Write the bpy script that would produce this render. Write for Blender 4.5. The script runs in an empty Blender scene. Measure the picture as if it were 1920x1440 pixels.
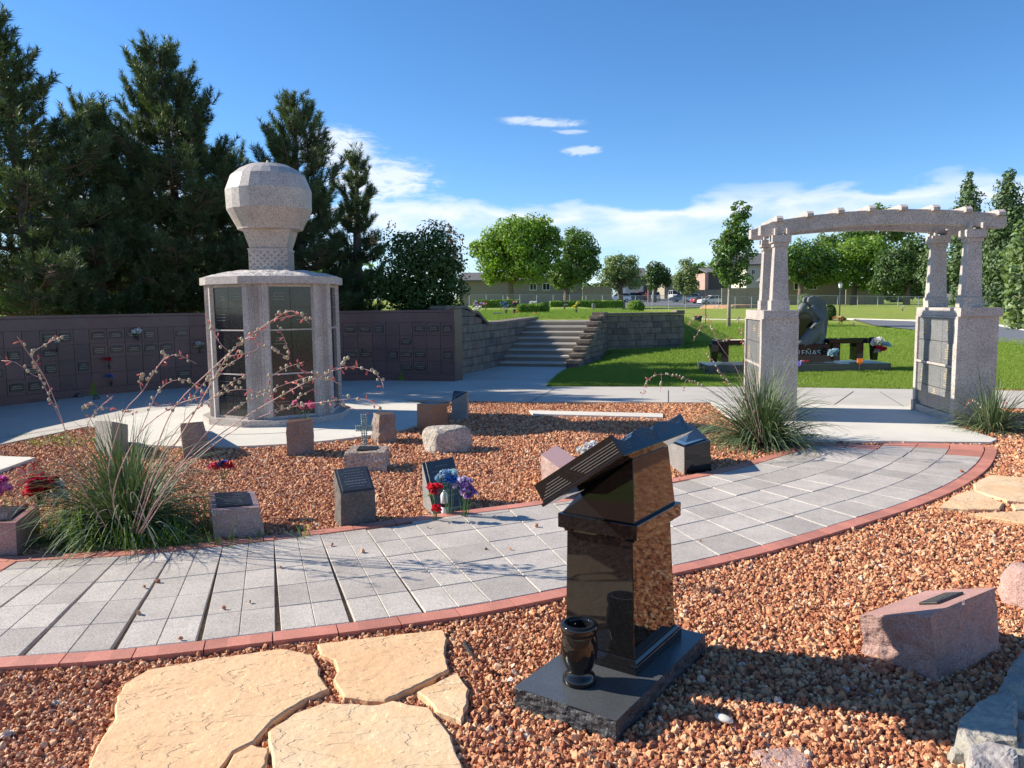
import bpy, math, random
import numpy as np
from mathutils import Vector, Matrix, noise
# ------------------------------------------------------------------ camera, sky, sun, exposure
sc = bpy.context.scene
COL = sc.collection
FPX = 1440.0; PITCH = math.atan(150/1440.0); ROLL = .0122; EYE = 1.6
cr, sr, cp, sp = math.cos(ROLL), math.sin(ROLL), math.cos(PITCH), math.sin(PITCH)
CR = Vector((cr, -sr*sp, -sr*cp)); CU = Vector((sr, cr*sp, cr*cp)); CF = Vector((0, cp, -sp))
cam = bpy.data.objects.new('camera', bpy.data.cameras.new('camera')); COL.objects.link(cam)
cam.data.sensor_width = 36; cam.data.lens = 27; cam.data.clip_start = .05; cam.data.clip_end = 2000
M3 = Matrix((CR, CU, -CF)).transposed().to_4x4(); M3.translation = Vector((0, 0, EYE)); cam.matrix_world = M3
sc.camera = cam
SEL, SAZ = math.radians(31), math.radians(13.5)
SUNV = Vector((-math.cos(SEL)*math.cos(SAZ), math.cos(SEL)*math.sin(SAZ), math.sin(SEL)))
sun = bpy.data.objects.new('sun', bpy.data.lights.new('sun', 'SUN')); COL.objects.link(sun)
sun.data.energy = 5.0; sun.data.angle = math.radians(.53); sun.data.color = (1, .92, .79)
sun.rotation_euler = SUNV.to_track_quat('Z', 'Y').to_euler()
sc.view_settings.view_transform = 'Standard'; sc.view_settings.look = 'None'
sc.view_settings.exposure = .78; sc.view_settings.gamma = 1
W = bpy.data.worlds.new('World'); sc.world = W; W.use_nodes = True
def world():
    nt = W.node_tree; nt.nodes.clear(); N = nt.nodes.new; L = nt.links.new
    def mth(op, a, b=None, c=None, clamp=False):
        n = N('ShaderNodeMath'); n.operation = op; n.use_clamp = clamp
        for i, v in enumerate((a, b, c)):
            if v is None: continue
            if isinstance(v, (int, float)): n.inputs[i].default_value = v
            else: L(v, n.inputs[i])
        return n.outputs[0]
    def sstep(e0, e1, x):
        n = N('ShaderNodeMapRange'); n.interpolation_type = 'SMOOTHSTEP'
        L(x, n.inputs[0]); n.inputs[1].default_value = e0; n.inputs[2].default_value = e1
        return n.outputs[0]
    sky = N('ShaderNodeTexSky'); sky.sky_type = 'NISHITA'; sky.sun_disc = False
    sky.sun_elevation = SEL; sky.sun_rotation = math.atan2(SUNV.x, SUNV.y)
    sky.altitude = 1500; sky.air_density = 1.0; sky.dust_density = .25; sky.ozone_density = 3.2
    tc = N('ShaderNodeTexCoord'); sx = N('ShaderNodeSeparateXYZ'); L(tc.outputs['Generated'], sx.inputs[0])
    az = mth('ARCTAN2', sx.outputs[0], sx.outputs[1]); el = mth('ARCSINE', sx.outputs[2])
    cb = N('ShaderNodeCombineXYZ'); L(az, cb.inputs[0]); L(mth('MULTIPLY', el, 3.2), cb.inputs[1])
    n1 = N('ShaderNodeTexNoise'); L(cb.outputs[0], n1.inputs['Vector']); n1.inputs['Scale'].default_value = 8.0
    n1.inputs['Detail'].default_value = 9; n1.inputs['Roughness'].default_value = .55; n1.inputs['Distortion'].default_value = .3
    n2 = N('ShaderNodeTexNoise'); L(cb.outputs[0], n2.inputs['Vector']); n2.inputs['Scale'].default_value = 2.0
    n2.inputs['Detail'].default_value = 5
    # upper edge of the cloud bank wanders with azimuth
    edge = mth('MULTIPLY_ADD', mth('SUBTRACT', n1.outputs[0], .5), .085, el)
    edge = mth('MULTIPLY_ADD', mth('SUBTRACT', n2.outputs[0], .5), .06, edge)
    edge = mth('MULTIPLY_ADD', mth('ABSOLUTE', mth('SUBTRACT', az, .12)), -.03, edge)
    bank = mth('SUBTRACT', 1.0, sstep(.110, .128, edge))
    fade = sstep(.02, .075, edge)
    dens = mth('MULTIPLY', mth('MULTIPLY_ADD', n1.outputs[0], 2.4, -.42), 1.0, clamp=True)
    dens = mth('MULTIPLY', dens, mth('MULTIPLY_ADD', sstep(.085, .125, edge), .6, .55), clamp=True)
    dens = mth('MULTIPLY', mth('MULTIPLY', bank, mth('MULTIPLY_ADD', fade, .45, .55)), dens)
    n3 = N('ShaderNodeTexNoise'); L(cb.outputs[0], n3.inputs['Vector']); n3.inputs['Scale'].default_value = 34; n3.inputs['Detail'].default_value = 8; n3.inputs['Roughness'].default_value = .65; n3.inputs['Distortion'].default_value = .8
    def wisp(a0, e0, sa, se, k):
        d = mth('ADD', mth('POWER', mth('DIVIDE', mth('SUBTRACT', az, a0), sa), 2.0), mth('POWER', mth('DIVIDE', mth('SUBTRACT', mth('MULTIPLY_ADD', mth('SUBTRACT', n1.outputs[0], .5), .02, el), e0), se), 2.0))
        g = mth('EXPONENT', mth('MULTIPLY', d, -1.0))
        nn = sstep(.3, .85, mth('MULTIPLY', g, mth('MULTIPLY_ADD', n3.outputs[0], 2.2, -.15)))
        return mth('MULTIPLY', nn, k)
    for a in ((.042, .224, .06, .007, .6), (.092, .188, .028, .0065, .6), (.078, .212, .025, .004, .45), (-.215, .19, .06, .03, .8), (-.165, .155, .08, .03, .8), (-.42, .2, .05, .02, .6)):
        dens = mth('MAXIMUM', dens, wisp(*a))
    tint = N('ShaderNodeMix'); tint.data_type = 'RGBA'; tint.blend_type = 'MULTIPLY'; tint.inputs[0].default_value = 1
    L(sky.outputs[0], tint.inputs[6]); tint.inputs[7].default_value = (.90, 1.0, 1.1, 1)
    hs = N('ShaderNodeHueSaturation'); L(tint.outputs[2], hs.inputs['Color']); hs.inputs['Saturation'].default_value = 1.13; hs.inputs['Value'].default_value = 1.0
    mx = N('ShaderNodeMix'); mx.data_type = 'RGBA'; L(dens, mx.inputs[0]); L(hs.outputs[0], mx.inputs[6]); mx.inputs[7].default_value = (6.0, 6.3, 6.8, 1)
    bg = N('ShaderNodeBackground'); L(mx.outputs[2], bg.inputs[0]); bg.inputs[1].default_value = .1
    o = N('ShaderNodeOutputWorld'); L(bg.outputs[0], o.inputs[0])
world()
# ------------------------------------------------------------------ helpers
rnd = random.Random(7); RG = np.random.default_rng(11)
def ray(px, py): return CR*((px-960)/FPX) + CU*((720-py)/FPX) + CF
def G(px, py, z=0.0):                       # photo pixel -> ground plan point at height z
    d = ray(px, py); t = (z-EYE)/d.z; return Vector((d.x*t, d.y*t))
def D(px, py, Y):                           # photo pixel -> point at distance Y
    d = ray(px, py); t = Y/d.y; return Vector((d.x*t, Y, EYE+d.z*t))
def PX(x, y, z):
    v = Vector((x, y, z-EYE)); c = v.dot(CF); return 960+FPX*v.dot(CR)/c, 720-FPX*v.dot(CU)/c
def sm(a, b, x):
    t = min(1, max(0, (x-a)/(b-a))); return t*t*(3-2*t)
def tag(o, label=None, cat=None, group=None, kind=None):
    if label: o['label'] = label
    if cat: o['category'] = cat
    if group: o['group'] = group
    if kind: o['kind'] = kind
    return o
def empty(name, loc, label, cat, group=None, rz=0):
    o = bpy.data.objects.new(name, None); COL.objects.link(o); o.location = loc; o.rotation_euler = (0, 0, rz)
    o.empty_display_size = .1
    return tag(o, label, cat, group)
def copy_tree(o, loc=None, rz=None, label=None, scale=None):
    c = o.copy(); COL.objects.link(c)
    for ch in o.children:
        d = ch.copy(); COL.objects.link(d); d.parent = c
        for g in ch.children:
            e = g.copy(); COL.objects.link(e); e.parent = d
    if loc is not None: c.location = loc
    if rz is not None: c.rotation_euler = (0, 0, rz)
    if label: c['label'] = label
    if scale: c.scale = (scale,)*3
    return c
class MB:
    def __init__(s): s.v = []; s.f = []; s.m = []; s.T = None; s.mi = 0
    def add(s, vs, fs, mi=None):
        b = len(s.v)
        if s.T is not None: vs = [s.T @ Vector(v) for v in vs]
        s.v += [tuple(v) for v in vs]; s.f += [tuple(b+i for i in f) for f in fs]
        s.m += [s.mi if mi is None else mi]*len(fs); return s
    def hexa(s, b, t, mi=None):             # 4 bottom (ccw from above), 4 top
        return s.add(list(b)+list(t), [(3, 2, 1, 0), (4, 5, 6, 7), (0, 1, 5, 4), (1, 2, 6, 5), (2, 3, 7, 6), (3, 0, 4, 7)], mi)
    def box(s, c, d, rz=0, mi=None):        # centre, full size
        x, y, z = (k/2 for k in d); C_ = Vector(c); r = Matrix.Rotation(rz, 3, 'Z')
        p = [(-x, -y, -z), (x, -y, -z), (x, y, -z), (-x, y, -z), (-x, -y, z), (x, -y, z), (x, y, z), (-x, y, z)]
        p = [C_ + r @ Vector(q) for q in p]; return s.hexa(p[:4], p[4:], mi)
    def prism(s, poly, z0, z1, mi=None, mtop=None):
        n = len(poly); a = sum(poly[i][0]*poly[(i+1) % n][1]-poly[(i+1) % n][0]*poly[i][1] for i in range(n))
        if a < 0: poly = poly[::-1]
        z0f = z0 if callable(z0) else (lambda x, y: z0); z1f = z1 if callable(z1) else (lambda x, y: z1)
        vs = [(p[0], p[1], z0f(p[0], p[1])) for p in poly]+[(p[0], p[1], z1f(p[0], p[1])) for p in poly]
        s.add(vs, [(i, (i+1) % n, n+(i+1) % n, n+i) for i in range(n)]+[tuple(range(n-1, -1, -1))], mi)
        return s.add(vs[n:], [tuple(range(n))], mi if mtop is None else mtop)
    def tube(s, pts, rad, n=8, cap=True, mi=None, sq=1.0):
        pts = [Vector(p) for p in pts]; k = len(pts)
        if not hasattr(rad, '__len__'): rad = [rad]*k
        vs = []; up = None
        for i, p in enumerate(pts):
            t = (pts[min(i+1, k-1)]-pts[max(i-1, 0)]).normalized()
            if up is None: up = Vector((0, 0, 1)) if abs(t.z) < .9 else Vector((0, 1, 0))
            a = t.cross(up)
            if a.length < 1e-4: a = t.orthogonal()
            a.normalize(); b = a.cross(t).normalized(); up = b
            for j in range(n):
                q = 2*math.pi*j/n; vs.append(p+(a*math.cos(q)+b*math.sin(q)*sq)*rad[i])
        fs = [(i*n+j, i*n+(j+1) % n, (i+1)*n+(j+1) % n, (i+1)*n+j) for i in range(k-1) for j in range(n)]
        if cap: fs += [tuple(range(n-1, -1, -1)), tuple((k-1)*n+j for j in range(n))]
        return s.add(vs, fs, mi)
    def lathe(s, prof, n=24, c=(0, 0, 0), mi=None, ph=0):
        c = Vector(c); k = len(prof)
        vs = [c+Vector((r*math.cos(ph+2*math.pi*j/n), r*math.sin(ph+2*math.pi*j/n), z)) for r, z in prof for j in range(n)]
        fs = [(i*n+j, i*n+(j+1) % n, (i+1)*n+(j+1) % n, (i+1)*n+j) for i in range(k-1) for j in range(n)]
        fs += [tuple(range(n-1, -1, -1)), tuple((k-1)*n+j for j in range(n))]
        return s.add(vs, fs, mi)
    def ell(s, c, r, n=10, m=7, rot=None, mi=None):
        c = Vector(c); vs = []
        for i in range(1, m):
            a = math.pi*i/m
            for j in range(n):
                b = 2*math.pi*j/n; p = Vector((r[0]*math.sin(a)*math.cos(b), r[1]*math.sin(a)*math.sin(b), r[2]*math.cos(a)))
                vs.append(c+(rot @ p if rot else p))
        e = Vector((0, 0, r[2])); e = rot @ e if rot else e
        vs += [c+e, c-e]; t = len(vs)-2
        fs = [(i*n+j, (i+1)*n+j, (i+1)*n+(j+1) % n, i*n+(j+1) % n) for i in range(m-2) for j in range(n)]
        fs += [(t, j, (j+1) % n) for j in range(n)]+[(t+1, (m-2)*n+(j+1) % n, (m-2)*n+j) for j in range(n)]
        return s.add(vs, fs, mi)
    def build(s, name, mats, parent=None, smooth=False, bevel=0, loc=None, rz=0, seg=2):
        me = bpy.data.meshes.new(name); me.from_pydata(s.v, [], s.f)
        mats = mats if isinstance(mats, (list, tuple)) else [mats]
        for m in mats: me.materials.append(m)
        if len(mats) > 1: me.polygons.foreach_set('material_index', s.m)
        if smooth: me.polygons.foreach_set('use_smooth', [True]*len(me.polygons))
        me.update(); o = bpy.data.objects.new(name, me); COL.objects.link(o)
        if parent: o.parent = parent
        if loc is not None: o.location = loc
        if rz: o.rotation_euler = (0, 0, rz)
        if bevel:
            b = o.modifiers.new('bevel', 'BEVEL'); b.width = bevel; b.segments = seg; b.limit_method = 'ANGLE'; b.angle_limit = math.radians(40)
        return o
def npmesh(name, V, F, mat, parent=None, fsize=3, smooth=False):
    V = np.asarray(V, dtype=np.float32).reshape(-1, 3); F = np.asarray(F, dtype=np.int32).reshape(-1, fsize)
    me = bpy.data.meshes.new(name); me.vertices.add(len(V)); me.vertices.foreach_set('co', V.ravel())
    me.loops.add(F.size); me.loops.foreach_set('vertex_index', F.ravel()); me.polygons.add(len(F))
    me.polygons.foreach_set('loop_start', np.arange(0, F.size, fsize, dtype=np.int32))
    me.polygons.foreach_set('loop_total', np.full(len(F), fsize, dtype=np.int32))
    if smooth: me.polygons.foreach_set('use_smooth', np.ones(len(F), bool))
    me.materials.append(mat); me.update(); me.validate()
    o = bpy.data.objects.new(name, me); COL.objects.link(o)
    if parent: o.parent = parent
    return o
# ------------------------------------------------------------------ materials
class NT:
    def __init__(s, name):
        s.m = bpy.data.materials.new(name); s.m.use_nodes = True; s.t = s.m.node_tree; s.t.nodes.clear()
        s.out = s.n('ShaderNodeOutputMaterial'); s.p = s.n('ShaderNodeBsdfPrincipled'); s.l(s.p.outputs[0], s.out.inputs[0])
        s.tc = s.n('ShaderNodeTexCoord').outputs['Object']; s.h = None
    def n(s, t, **k):
        x = s.t.nodes.new(t)
        for a, b in k.items(): setattr(x, a, b)
        return x
    def l(s, a, b): s.t.links.new(a, b)
    def noise(s, sc_, det=4, rough=.55, vec=None, dist=0):
        x = s.n('ShaderNodeTexNoise'); s.l(vec or s.tc, x.inputs['Vector']); x.inputs['Scale'].default_value = sc_
        x.inputs['Detail'].default_value = det; x.inputs['Roughness'].default_value = rough; x.inputs['Distortion'].default_value = dist
        return x.outputs[0]
    def vor(s, sc_, out=0, vec=None, feat='F1'):
        x = s.n('ShaderNodeTexVoronoi', feature=feat); s.l(vec or s.tc, x.inputs['Vector']); x.inputs['Scale'].default_value = sc_
        return x.outputs[out]
    def ramp(s, fac, stops, const=False):
        x = s.n('ShaderNodeValToRGB'); s.l(fac, x.inputs[0]); e = x.color_ramp
        if const: e.interpolation = 'CONSTANT'
        while len(e.elements) < len(stops): e.elements.new(.5)
        for i, (p, c) in enumerate(stops):
            e.elements[i].position = p; c = (c, c, c) if isinstance(c, (int, float)) else c; e.elements[i].color = (*c, 1)
        return x.outputs[0]
    def mix(s, fac, a, b, mode='MIX'):
        x = s.n('ShaderNodeMix', data_type='RGBA', blend_type=mode)
        for i, v in ((0, fac), (6, a), (7, b)):
            if isinstance(v, (int, float)): x.inputs[i].default_value = v if i == 0 else (v, v, v, 1)
            elif isinstance(v, tuple): x.inputs[i].default_value = (*v, 1)
            else: s.l(v, x.inputs[i])
        return x.outputs[2]
    def math(s, op, a, b=0.0, clamp=False):
        x = s.n('ShaderNodeMath', operation=op, use_clamp=clamp)
        for i, v in enumerate((a, b)):
            if isinstance(v, (int, float)): x.inputs[i].default_value = v
            else: s.l(v, x.inputs[i])
        return x.outputs[0]
    def col(s, c):
        if isinstance(c, tuple): s.p.inputs['Base Color'].default_value = (*c, 1)
        else: s.l(c, s.p.inputs['Base Color'])
    def rough(s, r):
        if isinstance(r, (int, float)): s.p.inputs['Roughness'].default_value = r
        else: s.l(r, s.p.inputs['Roughness'])
    def spec(s, v): s.p.inputs['Specular IOR Level'].default_value = v
    def bump(s, hgt, dist=.01, strg=1.0):
        b = s.n('ShaderNodeBump'); b.inputs['Strength'].default_value = strg; b.inputs['Distance'].default_value = dist
        s.l(hgt, b.inputs['Height'])
        if s.h is not None: s.l(s.h, b.inputs['Normal'])
        s.h = b.outputs[0]; s.l(s.h, s.p.inputs['Normal'])
def plain(name, c, r=.6, metal=0, var=.0, vs=30, bump=0, spec=.5, emit=0):
    t = NT(name); t.rough(r); t.p.inputs['Metallic'].default_value = metal; t.spec(spec)
    if var:
        a = tuple(max(0, k*(1-var)) for k in c); b = tuple(min(1, k*(1+var)) for k in c)
        t.col(t.ramp(t.noise(vs, 5), [(.3, a), (.7, b)]))
    else: t.col(c)
    if bump: t.bump(t.noise(vs*2, 5), bump)
    return t.m
def granite(name, cols, scale=160, r=.35, bump=0, bs=25, stain=.25, big=3):
    t = NT(name)                                        # speckle of grains of several colours
    v = t.n('ShaderNodeTexVoronoi'); t.l(t.tc, v.inputs['Vector']); v.inputs['Scale'].default_value = scale
    sx = t.n('ShaderNodeSeparateColor'); t.l(v.outputs['Color'], sx.inputs[0])
    k = len(cols); c = t.ramp(sx.outputs[0], [(i/k, q) for i, q in enumerate(cols)], True)
    lo = t.ramp(t.noise(big, 6, .6), [(.3, 1-stain), (.7, 1+stain*.3)])
    t.col(t.mix(1.0, c, lo, 'MULTIPLY')); t.rough(r)
    if bump:
        t.bump(t.noise(bs, 6, .6), bump)
    return t.m
def leafmat(name, c1, c2, trans=.35, r=.5, vs=1.5, tt=(1.2, 1.35, .45)):
    t = NT(name); c = t.ramp(t.noise(vs, 3), [(.3, c1), (.7, c2)])
    oi = t.n('ShaderNodeNewGeometry'); c = t.mix(.45, c, t.ramp(oi.outputs['Random Per Island'], [(0, tuple(k*.45 for k in c1)), (1, tuple(k*1.5 for k in c2))]))
    t.col(c); t.rough(r); t.spec(.3)
    tr = t.n('ShaderNodeBsdfTranslucent'); t.l(t.mix(1.0, c, tt, 'MULTIPLY'), tr.inputs[0])
    mx = t.n('ShaderNodeMixShader'); mx.inputs[0].default_value = trans
    t.l(t.p.outputs[0], mx.inputs[1]); t.l(tr.outputs[0], mx.inputs[2]); t.l(mx.outputs[0], t.out.inputs[0])
    return t.m
M = {}
M['black'] = granite('polished_black_granite', [(.006, .006, .007), (.010, .010, .011), (.014, .014, .015), (.008, .008, .008)], 300, .04, stain=.1)
M['blackrough'] = granite('rock_pitched_black_granite', [(.03, .033, .036), (.05, .053, .056), (.085, .085, .09), (.02, .02, .022)], 200, .6, .02, 22)
M['blacktop'] = granite('honed_black_granite', [(.06, .065, .068), (.075, .08, .084), (.09, .096, .10)], 400, .25, .0006, 300)
M['rose'] = granite('rose_granite', [(.40, .25, .215), (.34, .205, .18), (.46, .32, .28), (.24, .15, .13), (.38, .24, .21)], 230, .4)
M['roserough'] = granite('pitched_rose_granite', [(.45, .31, .27), (.39, .26, .225), (.50, .37, .32), (.3, .2, .18)], 210, .75, .015, 20)
M['greyg'] = granite('pale_rose_granite', [(.55, .485, .435), (.45, .39, .35), (.63, .575, .52), (.27, .235, .21), (.51, .45, .405)], 150, .45, stain=.25)
M['greygr'] = granite('pitched_pale_granite', [(.64, .58, .53), (.55, .49, .45), (.7, .65, .6), (.42, .37, .34)], 150, .7, .06, 9)
M['maroon'] = granite('maroon_wall_granite', [(.155, .08, .075), (.135, .07, .068), (.18, .10, .095), (.10, .055, .052)], 160, .35, stain=.3, big=1.3)
M['maroond'] = granite('dark_maroon_wall_granite', [(.13, .07, .068), (.115, .06, .058), (.15, .085, .082), (.085, .048, .047)], 160, .35, stain=.3, big=1.3)
M['darkpanel'] = granite('dark_panel_granite', [(.018, .018, .02), (.03, .03, .032), (.012, .012, .013), (.05, .05, .052)], 180, .12, stain=.2)
M['greypanel'] = granite('grey_panel_granite', [(.17, .17, .175), (.22, .22, .22), (.27, .27, .27), (.12, .12, .12)], 150, .28, stain=.1)
M['pink'] = granite('pink_boulder_granite', [(.44, .23, .19), (.49, .28, .23), (.39, .20, .165), (.53, .33, .28)], 260, .55, stain=.25)
M['pinkrough'] = granite('pink_rough_granite', [(.47, .28, .23), (.52, .33, .28), (.41, .23, .19), (.57, .40, .35)], 220, .85, .03, 14, stain=.35)
M['brown'] = granite('brown_stone', [(.15, .08, .055), (.12, .065, .045), (.18, .10, .07), (.09, .055, .04)], 280, .4, stain=.4, big=5)
M['brownrough'] = granite('rough_brown_stone', [(.27, .20, .16), (.33, .26, .21), (.22, .16, .13), (.38, .32, .28)], 220, .85, .03, 18, stain=.35)
M['greymark'] = granite('grey_marker_granite', [(.25, .235, .22), (.3, .28, .26), (.19, .18, .17), (.34, .32, .30)], 260, .6, .006, 40)
M['blockstone'] = granite('split_sand_block', [(.22, .175, .135), (.265, .21, .165), (.19, .15, .115), (.30, .245, .195)], 120, .9, .03, 18, stain=.45, big=4)
M['redblock'] = granite('split_reddish_block', [(.25, .16, .12), (.29, .19, .15), (.21, .14, .11)], 120, .9, .03, 18, stain=.4, big=4)
M['darkblock'] = granite('split_grey_block', [(.16, .135, .115), (.19, .16, .14), (.13, .11, .10)], 120, .9, .03, 18, stain=.4, big=4)
M['bronze'] = plain('dark_bronze', (.06, .055, .055), .35, .7, .3, 60)
M['bronzelt'] = plain('worn_bronze_relief', (.2, .18, .15), .4, .6, .2, 60)
M['gold'] = plain('gilt_engraving', (.62, .45, .2), .5)
M['engr'] = plain('engraved_grey_line', (.15, .155, .155), .7)
M['white'] = plain('white_plastic', (.75, .75, .73), .4)
M['asphalt'] = plain('asphalt', (.14, .145, .16), .9, 0, .15, 6)
M['bark'] = plain('bark', (.16, .115, .085), .9, 0, .4, 18, .02)
M['barkpale'] = plain('pale_bark', (.32, .27, .22), .9, 0, .3, 18, .01)
def m_concrete(name, base, sc_=1.0):
    t = NT(name); n = t.noise(1.2, 7, .65); f = t.noise(90, 4, .7)
    c = t.ramp(n, [(.25, tuple(k*.7 for k in base)), (.5, tuple(k*.98 for k in base)), (.75, tuple(k*1.1 for k in base))])
    c = t.mix(1.0, c, t.ramp(t.noise(.45, 9, .7, dist=.5), [(.35, .8), (.5, 1.0)]), 'MULTIPLY')
    c = t.mix(.5, c, t.ramp(f, [(.3, tuple(k*.85 for k in base)), (.7, tuple(k*1.12 for k in base))]))
    t.col(c); t.rough(.85); t.bump(f, .002); return t.m
M['conc'] = m_concrete('concrete', (.50, .46, .40)); M['concw'] = m_concrete('pale_concrete', (.64, .60, .52)); M['riser'] = m_concrete('dark_riser_concrete', (.26, .235, .2))  # riser concrete is one darker tone than the step concrete
def m_ground():
    t = NT('gravel_soil'); n = t.n('ShaderNodeTexVoronoi'); t.l(t.tc, n.inputs['Vector']); n.inputs['Scale'].default_value = 45
    sx = t.n('ShaderNodeSeparateColor'); t.l(n.outputs['Color'], sx.inputs[0])
    c = t.ramp(sx.outputs[0], [(0, (.12, .045, .025)), (.35, (.28, .11, .06)), (.7, (.42, .2, .1)), (1, (.5, .28, .17))])
    t.col(c); t.rough(.95); t.bump(n.outputs['Distance'], -.02); return t.m
M['gsoil'] = m_ground()
def m_gravel():
    t = NT('red_gravel'); a = t.n('ShaderNodeAttribute', attribute_type='INSTANCER', attribute_name='tint')
    c = t.ramp(a.outputs['Fac'], [(0, (.27, .085, .042)), (.3, (.47, .18, .085)), (.6, (.61, .29, .138)), (.88, (.68, .40, .215)), (.98, (.70, .47, .30)), (1, (.60, .50, .43))])
    c = t.mix(1.0, c, t.ramp(t.noise(2.0, 3), [(.3, .8), (.7, 1.15)]), 'MULTIPLY')
    t.col(c); t.rough(.8); return t.m
M['gravel'] = m_gravel()
def m_grass(name, a, b, s1=.8, dry=(.24, .25, .07)):
    t = NT(name); c = t.ramp(t.noise(s1, 6, .6), [(.3, a), (.7, b)]); f = t.noise(55, 5, .75)
    c = t.mix(t.ramp(t.noise(.35, 4), [(.5, 0.0), (.75, .7)]), c, dry)
    c = t.mix(1.0, c, t.ramp(f, [(.3, .55), (.7, 1.35)]), 'MULTIPLY'); t.col(c); t.rough(.95); t.spec(.1); t.bump(f, .05); return t.m
M['lawn'] = m_grass('lawn', (.22, .30, .05), (.36, .42, .09), dry=(.42, .38, .13))
M['blade'] = leafmat('grass_blade', (.2, .30, .045), (.36, .45, .09), .45, .5, .6)
def m_paver(name, cols, sc_=140):
    t = NT(name); g = t.n('ShaderNodeNewGeometry').outputs['Random Per Island']
    v = t.n('ShaderNodeTexVoronoi'); t.l(t.tc, v.inputs['Vector']); v.inputs['Scale'].default_value = sc_
    sx = t.n('ShaderNodeSeparateColor'); t.l(v.outputs['Color'], sx.inputs[0]); k = len(cols)
    c = t.ramp(sx.outputs[0], [(i/k, q) for i, q in enumerate(cols)], True)
    c = t.mix(1.0, c, t.ramp(g, [(0, .84), (1, 1.12)]), 'MULTIPLY')
    c = t.mix(1.0, c, t.ramp(t.noise(3.5, 7, .7), [(.25, .78), (.6, 1.05)]), 'MULTIPLY')
    t.col(c); t.rough(.6); t.bump(t.noise(120, 4), .0015); return t.m
M['paver'] = m_paver('grey_granite_paver', [(.45, .395, .34), (.51, .455, .395), (.57, .515, .45), (.35, .31, .27), (.47, .415, .36)], 220)
M['brick'] = m_paver('red_brick_edging', [(.52, .20, .14), (.58, .24, .17), (.48, .18, .125)], 260)
M['sand'] = plain('joint_sand', (.30, .20, .12), .95, 0, .4, 60, .012)
def m_flag(name, base, pale):
    t = NT(name); n = t.noise(2.2, 6, .6); v = t.noise(30, 8, .7)
    c = t.ramp(n, [(.35, base), (.5, tuple((a+b)/2 for a, b in zip(base, pale))), (.62, pale), (.7, base)])
    c = t.mix(1.0, c, t.ramp(v, [(.3, .93), (.6, 1.04)]), 'MULTIPLY')
    t.col(c); t.rough(.85)
    mp = t.n('ShaderNodeMapping'); t.l(t.tc, mp.inputs[0]); mp.inputs['Scale'].default_value = (1, 1.9, 1); mp.inputs['Rotation'].default_value = (0, 0, .35)
    t.bump(t.ramp(t.noise(2.6, 4, .55, vec=mp.outputs[0]), [(.0, 0.), (.40, .15), (.407, .4), (.50, .5), (.506, .7), (.60, .78), (.605, .95), (.8, 1.)]), .012); t.bump(t.noise(9, 8, .6), .010); t.bump(v, .003); return t.m
M['flag'] = m_flag('tan_sandstone', (.67, .41, .215), (.70, .46, .255)); M['flagp'] = m_flag('pale_sandstone', (.70, .53, .335), (.69, .44, .235))
M['slate'] = granite('blue_grey_rock', [(.33, .31, .26), (.37, .35, .29), (.40, .36, .29), (.34, .30, .26)], 30, .8, .04, 8, stain=.35)
M['slatew'] = granite('pale_banded_rock', [(.42, .38, .35), (.5, .46, .42), (.38, .33, .31)], 30, .8, .03, 8, stain=.3)
M['boulderp'] = granite('pale_field_boulder', [(.42, .36, .29), (.5, .44, .36), (.36, .3, .25), (.58, .52, .44)], 60, .9, .04, 14, stain=.35)
M['glassdark'] = plain('window_glass', (.02, .025, .03), .08)
M['wframe'] = plain('white_window_frame', (.7, .7, .68), .5)
# ------------------------------------------------------------------ terrain and paving
CX, CY = -3.33, 10.85
SO = Vector((-.5, 19.6)); SA = Vector((.33, .944)); SP = Vector((.944, -.33))
def V2(*l): return [Vector(p) for p in l]
def inpoly(poly, x, y):
    x = np.asarray(x); y = np.asarray(y); r = np.zeros(x.shape, bool); n = len(poly)
    for i in range(n):
        x0, y0 = poly[i][0], poly[i][1]; x1, y1 = poly[(i+1) % n][0], poly[(i+1) % n][1]
        if y0 == y1: continue
        r ^= ((y0 > y) != (y1 > y)) & (x < (x1-x0)*(y-y0)/(y1-y0)+x0)
    return r
arc = [Vector((CX+5.36*math.cos(math.radians(a)), CY+5.36*math.sin(math.radians(a)))) for a in range(68, 196, 8)]
slabL = V2((2.95, 8.47), (3.46, 8.43), (5.2, 8.28))
pave = [Vector((-13, 7.6)), G(0, 838), G(165, 803), G(300, 815), G(500, 800), G(700, 775), G(758, 753), G(1000, 757), G(1300, 758), Vector((3.9, 11.75)), Vector((5.9, 11.1)), G(1920, 769), Vector((16, 8.9)), Vector((16, 11.0)), G(1920, 736), G(1400, 728), G(1022, 728), Vector((1.0, 16.9)), Vector((1.36, 18.95)), Vector((-.5, 19.6)), Vector((-1.3, 16.6))]+arc+[Vector((-13, 9.5))]
def LS(x): return 14.95-.215*x
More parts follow.
